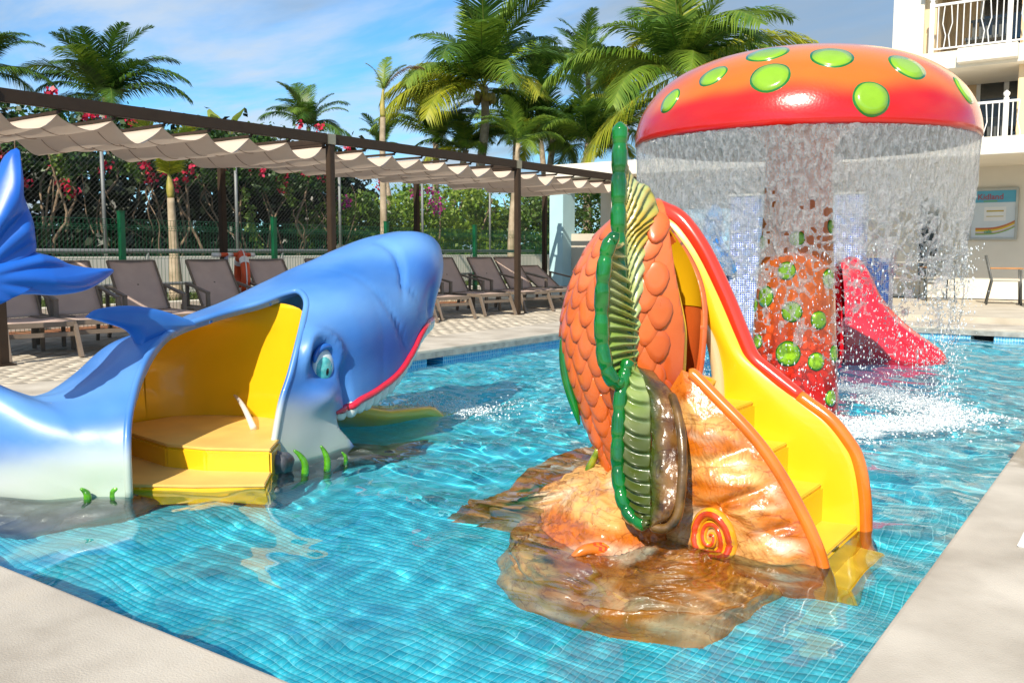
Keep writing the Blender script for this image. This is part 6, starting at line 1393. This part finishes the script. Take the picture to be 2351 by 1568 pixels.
palm(on_d(1565, 170, 24), 3.3, 'coconut palm with long drooping yellowing fronds behind the mushroom cap', 26, (.24, .25, .25, .2, .06), (('mid', .6), ('yellow', .3), ('dark', .1)), seed=3, tr=.17)
palm(on_d(1350, 175, 38), 2.5, 'coconut palm seen between the two big crowns', 20, (.4, .3, .2, .1, 0), (('dark', .6), ('mid', .4)), seed=4)
palm(on_d(1235, 185, 40), 2.0, 'smaller coconut palm tucked behind the big coconut palm', 16, (.5, .3, .15, .05, 0), (('dark', .7), ('mid', .3)), seed=5)
palm(on_d(708, 292, 42), 2.1, 'small distant palm standing above the middle of the pergola', 20, (.35, .3, .25, .1, 0), (('dark', .6), ('mid', .4)), seed=6)
palm(on_d(-45, 165, 34), 2.2, 'palm of which only frond tips reach past the shark tail', 18, (.2, .3, .3, .2, 0), (('dark', .7), ('mid', .3)), seed=7)
palm(on_d(875, 335, 40), 1.3, 'small dark palm low behind the thin bare palm', 14, (.4, .3, .2, .1, 0), (('dark', 1),), seed=8)
for i, (x, y, d, L_, lab) in enumerate(((1000, 318, 33, 2.0, 'low palm under the big crown, toward the thin bare palm'), (1185, 300, 36, 2.5, 'low palm behind the trunk of the big coconut palm'), (1270, 320, 32, 2.2, 'low palm under the coconut palm between the crowns'), (1350, 330, 30, 2.0, 'low bright palm behind the white kiosk roof'), (1420, 300, 34, 2.6, 'palm filling the gap beside the green fin top'), (1070, 345, 31, 1.7, 'low palm at the foot of the big coconut palm'))):
    palm(on_d(x, y, d), L_, lab, 18, (.2, .3, .3, .2, 0), (('mid', .6), ('dark', .3), ('yellow', .1)), seed=20+i, group='low palms behind the pergola')
# thin bare palm with a brown tipped frond
c = on_x(880, 205, -12.95); bs_ = on_x(881, 600, -12.95); tb = thing('thin_palm', 'thin bare trunked young palm with one browned frond by the pergola', 'palm tree', (bs_[0], bs_[1], .25))
cs = on_x(879, 270, -12.95)
P = spline([(bs_[0], bs_[1], .25), on_x(880, 450, -12.95), on_x(878, 330, -12.95), cs], 20); MB().tube(P, [.075-.02*i/19 for i in range(20)], 12).build('trunk', M_trunk_pale, tb, smooth=True)
M_shaft = mat('crownshaft', (.30, .30, .04), .5, .3, 6, c2=(.48, .36, .10)); P = spline([cs, on_x(878, 240, -12.95), on_x(880, 205, -12.95)], 10); MB().tube(P, [.055, .06, .058, .055, .05, .045, .04, .034, .028, .02], 10).build('crownshaft', M_shaft, tb, smooth=True)
for (key, v, sc_, rz, ry) in (('mid', 0, .85, 1.9, -.22), ('brown', 1, 1.05, .75, -.08), ('mid', 0, .75, .6, .12), ('yellow', 0, .7, 3.8, -.05)):
    o = bpy.data.objects.new('frond', FM[key][v]); col.objects.link(o); o.parent = tb; q_ = on_x(880, 215, -12.95); o.location = tuple(np.array(q_)-np.array([bs_[0], bs_[1], .25])); o.scale = (sc_,)*3; o.rotation_euler = (0, ry, rz)
# young palm with yellow green fan above the loungers
bs_ = on_z(405, 676, .28); bs_ = on_x(405, 670, -12.75); yp = thing('young_palm', 'young palm with yellow green fronds on the lawn behind the mesh fence', 'palm tree', (bs_[0], bs_[1], .27))
cs = on_x(392, 455, -12.75); P = spline([(bs_[0], bs_[1], .27), on_x(400, 580, -12.75), on_x(396, 520, -12.75), cs], 18); MB().tube(P, [.115-.03*min(1, i/6)-.03*i/17 for i in range(18)], 12).build('trunk', M_trunk_pale, yp, smooth=True)
P = spline([cs, on_x(390, 425, -12.75), on_x(388, 400, -12.75)], 8); MB().tube(P, [.05, .055, .06, .058, .05, .04, .03, .02], 10).build('crownshaft', M_shaft, yp, smooth=True)
for k in range(9):
    o = bpy.data.objects.new('frond', FM['yellow' if k % 3 else 'mid'][(0, 1, 0, 0, 0, 1, 0, 0, 0)[k]]); col.objects.link(o); o.parent = yp; q_ = on_x(390, 415, -12.75); o.location = tuple(np.array(q_)-np.array([bs_[0], bs_[1], .27])); s = .95+.1*(k % 3); o.scale = (s,)*3; o.rotation_euler = (0, 0, k*2.4)
# bare palm trunk next to the far loungers
b_ = on_x(1172, 640, -13.0); tt_ = thing('leaning_palm', 'slim palm trunk leaning behind the far pergola post', 'palm tree', (b_[0], b_[1], .27))
P = spline([(b_[0], b_[1], .27), on_x(1175, 520, -13.0), on_x(1182, 430, -13.0), on_x(1190, 330, -13.0)], 18); MB().tube(P, [.10-.04*i/17 for i in range(18)], 10).build('trunk', M_trunk_pale, tt_, smooth=True)
for k in range(8):
    o = bpy.data.objects.new('frond', FM['mid'][(1, 2, 0, 2, 1, 3, 2, 1)[k]]); col.objects.link(o); o.parent = tt_; o.location = tuple(np.array(P[-1])-np.array([b_[0], b_[1], .27])); o.scale = (1.3,)*3; o.rotation_euler = (0, 0, k*2.4)
# banana plant
c = on_d(512, 320, 24); bn = thing('banana_plant', 'banana plant with broad pale green leaves above the pergola beam', 'plant', (c[0], c[1], -.05))
M_ban = leafmat('banana_leaf', (.16, .26, .03), (.34, .40, .08), 2.0)
MB().tube([(c[0], c[1], -.05), (c[0], c[1], c[2]-.3)], [.16, .12], 10).build('stem', M_shaft, bn, smooth=True)
for k in range(9):
    az = k*2.4+.5; V = []; n_ = 12; L_ = 1.35+.2*math.sin(k*2); e0 = 80-6*k
    x = z = 0
    for i in range(n_+1):
        s = i/n_; a_ = R(e0-55*s**1.6); w_ = .22*math.sin(math.pi*min(1, s*.9+.08))**.6
        for sd in (-1, 0, 1): V.append((x*math.cos(az)-sd*w_*math.sin(az), x*math.sin(az)+sd*w_*math.cos(az), z-abs(sd)*w_*.25+.02*math.sin(i*2.3+sd)))
        x += math.cos(a_)*L_/n_; z += math.sin(a_)*L_/n_
    V = np.array(V)+np.array([c[0], c[1], c[2]-.35]); F = [(i*3+k2, i*3+k2+1, i*3+k2+4, i*3+k2+3) for i in range(n_) for k2 in range(2)]; mesh_np('leaf', V, F, M_ban, bn)
# ---------------------------------------------------------------- leaf cards
def leaves(C, size, name, m, parent=None, r_=fr_rng, asp=.62, flat_=0.0):
    n = len(C); nrm = r_.normal(0, 1, (n, 3)); nrm[:, 2] = np.abs(nrm[:, 2])*(1+flat_); nrm /= np.linalg.norm(nrm, axis=1, keepdims=True)
    u = np.cross(nrm, r_.normal(0, 1, (n, 3))); u /= np.linalg.norm(u, axis=1, keepdims=True)+1e-9; v = np.cross(nrm, u); s = (size*r_.uniform(.6, 1.3, n))[:, None]
    V = np.stack([C-u*s*.5, C+v*s*.5*asp+nrm*s*.06, C+u*s*.5, C-v*s*.5*asp+nrm*s*.06], 1).reshape(-1, 3); F = np.arange(n*4).reshape(n, 4)
    return mesh_np(name, V, F, m, parent, smooth=False)
M_hl = leafmat('bougainvillea_leaf', (.012, .042, .008), (.055, .125, .018), 1.2, .25); M_hd = leafmat('hedge_leaf_painted_shade', (.004, .010, .003), (.011, .024, .006), 1.0, .10); M_vl = leafmat('vine_leaf', (.07, .15, .02), (.20, .29, .05), 3, .3)  # M_hd: shade of the hedge interior put into a near-black leaf colour
M_fl = leafmat('bougainvillea_red', (.46, .008, .03), (.70, .03, .10), 4, .3); M_flm = leafmat('bougainvillea_magenta', (.42, .01, .20), (.62, .03, .34), 4, .3)
M_stem = mat('woody_stem', (.17, .115, .07), .85, .3, 5, .5, 30, c2=(.28, .20, .13))
hd = thing('bougainvillea_hedge', 'tall bougainvillea hedge with tangled bare stems and red flowers behind the white wall', 'hedge', (-15.6, 6, 0))
r_ = np.random.default_rng(77)
def clumps(n, x0, x1, y0, y1, z0, z1, nl, sig, zs=.6):
    cs_ = np.stack([r_.uniform(x0, x1, n), r_.uniform(y0, y1, n), r_.uniform(z0, z1, n)], -1); C = np.repeat(cs_, nl, 0); return C+r_.normal(0, sig, C.shape)*np.array([1, 1, zs])
C = np.vstack([clumps(210, -16.4, -14.75, -4, 14.6, 2.35, 3.25, 85, .17), clumps(60, -15.6, -14.8, -4, 14.6, 3.1, 3.55, 55, .16)]); leaves(C, .12, 'foliage', M_hl, hd)['kind'] = 'stuff'
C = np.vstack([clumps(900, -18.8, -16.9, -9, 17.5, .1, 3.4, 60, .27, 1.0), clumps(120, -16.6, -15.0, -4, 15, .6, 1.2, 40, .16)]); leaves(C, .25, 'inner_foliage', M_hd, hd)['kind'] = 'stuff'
for k in range(86):
    y = -3.5+18.2*(k+r_.random())/86; x = r_.uniform(-15.7, -14.85); P = [(x, y, .2)]; z = .2
    while z < 2.5: z += r_.uniform(.35, .6); P.append((P[-1][0]+r_.normal(0, .09), P[-1][1]+r_.normal(0, .17), z))
    q_ = spline(P, 16); rr = r_.uniform(.012, .038); MB().tube(q_, [rr*(1-.5*i/15) for i in range(16)], 6).build('stem', M_stem, hd, smooth=True)
    if k % 2 == 0:
        i0 = r_.integers(5, 11); P2_ = [q_[i0]]; 
        for s in range(3): P2_.append(P2_[-1]+np.array([r_.normal(0, .06), r_.choice([-1, 1])*.18+r_.normal(0, .1), r_.uniform(.12, .4)]))
        MB().tube(spline(P2_, 9), [rr*.6*(1-.6*i/8) for i in range(9)], 5).build('branch', M_stem, hd, smooth=True)
def flower(p_, s, m, n=26):
    C = np.array(p_)+r_.normal(0, s, (n, 3)); leaves(C, .085, 'flower_cluster', m, hd, asp=.9)['kind'] = 'stuff'
for (x, y) in ((128, 372), (150, 425), (172, 445), (345, 395), (350, 412), (335, 378), (372, 392), (405, 425), (395, 360), (440, 395), (452, 380), (468, 372), (515, 392), (645, 412), (655, 402), (650, 440), (700, 395), (735, 402), (760, 410), (850, 395), (905, 405), (210, 265), (195, 270), (240, 262), (122, 217), (300, 275), (690, 290), (735, 290), (800, 340), (120, 215), (60, 415), (5, 360), (580, 375), (240, 385), (425, 405), (600, 395), (870, 420)):
    p_ = on_x(x, y, -14.72+r_.normal(0, .08)); flower(p_, .055, M_fl, 16)
for (x, y) in ((795, 468), (990, 465), (1003, 480), (985, 440), (960, 405), (950, 445), (1010, 470), (845, 375)): flower(on_x(x, y, -14.75), .075, M_flm, 26)
# hanging leafy vines
for (x, y0, y1) in ((135, 350, 445), (120, 350, 400), (645, 400, 470), (500, 370, 420), (300, 375, 420), (560, 430, 560), (575, 480, 590)):
    n = 110; f = r_.random(n); C = np.array([on_x(x+25*ff*math.sin(ff*2)+r_.normal(0, 6), y0+(y1-y0)*ff+r_.normal(0, 4), -14.70+r_.normal(0, .05)) for ff in f]); leaves(C, .10, 'vine', M_vl, hd)['kind'] = 'stuff'
# bright bushes at the far end and behind the kiosk
M_bl = leafmat('bush_bright', (.09, .20, .015), (.26, .36, .035), 1.5, .35); M_bl2 = leafmat('bush_mid', (.035, .10, .012), (.12, .20, .02), 1.5, .3)
for i, (y0, y1, x0, x1, zt, m, lab) in enumerate(((14.3, 16.4, -16.6, -15.0, 2.3, M_bl2, 'leafy green bush where the bougainvillea hedge ends'), (16.2, 18.4, -16.8, -15.0, 2.6, M_bl, 'bright sunlit bush behind the far loungers'), (18.2, 20.6, -16.8, -14.9, 2.9, M_bl, 'tall bright bush behind the far pergola post'), (20.4, 23.5, -17.0, -14.9, 2.8, M_bl2, 'green bush behind the blue column'), (23.2, 27.5, -17.5, -13.5, 3.2, M_bl2, 'green bush beyond the low beige wall'), (26, 31, -15, -10, 3.6, M_bl2, 'dark green bush behind the white column'))):
    bu = thing('bush', lab, 'bush', ((x0+x1)/2, (y0+y1)/2, 0), group='bushes beyond the boundary wall'); nc = int(95*(y1-y0)/2.2)
    C = clumps(nc, x0, x1, y0, y1, .3, zt, 62, .17, .9); hgt_ = zt-.35+.5*vnoise(C*np.array([1, 1, 0]), 1.1); C = C[C[:, 2] < hgt_+.3]; leaves(C, .13, 'foliage', m, bu)['kind'] = 'stuff'
    for k in range(5): a_ = (r_.uniform(x0+.3, x1-.3), r_.uniform(y0, y1)); MB().tube(spline([(a_[0], a_[1], 0), (a_[0]+r_.normal(0, .15), a_[1]+r_.normal(0, .15), zt*.5), (a_[0]+r_.normal(0, .3), a_[1]+r_.normal(0, .3), zt*.85)], 10), [.04-.025*i/9 for i in range(10)], 6).build('stem', M_stem, bu, smooth=True)
# small plants by the fence foot
for i, (x, y, lab) in enumerate(((302, 650, 'small spiky plant at the lawn edge by the shark tail tip'), (430, 655, 'small spiky plant at the young palm foot'), (1145, 640, 'small spiky plant at the leaning palm foot'))):
    p_ = on_x(x, y+12, -12.7); t_ = thing('small_plant', lab, 'plant', (p_[0], p_[1], .27)); V = []; F = []
    for k in range(26):
        a_ = k*2.4; l_ = r_.uniform(.12, .26); e = r_.uniform(.5, 1.3); d = np.array([math.cos(a_)*math.cos(e), math.sin(a_)*math.cos(e), math.sin(e)]); sd = np.array([-math.sin(a_), math.cos(a_), 0])*.012; b_ = len(V); o_ = np.array([p_[0], p_[1], .27]); V += [o_-sd, o_+sd, o_+d*l_*.6+sd, o_+d*l_*.6-sd, o_+d*l_-np.array([0, 0, .03])]; F += [(b_, b_+1, b_+2), (b_, b_+2, b_+3), (b_+3, b_+2, b_+4)]
    mesh_np('leaf_tuft', V, F, LF['dark'], t_, smooth=False)
for o in bpy.data.objects:
    if o.type == 'MESH' and o is not wo: 
        zmin = None
        if o.data.vertices:
            p = o; off = 0.0
            while p is not None: off += p.location.z; p = p.parent
            zmin = min((v.co.z for v in o.data.vertices[:400]), default=0)+off if len(o.data.vertices) > 400 else min(v.co.z for v in o.data.vertices)+off
            if zmin < -0.1 or getattr(o, 'name', '').startswith(('tile', 'pool', 'rock')): o.cycles.is_caustics_receiver = True
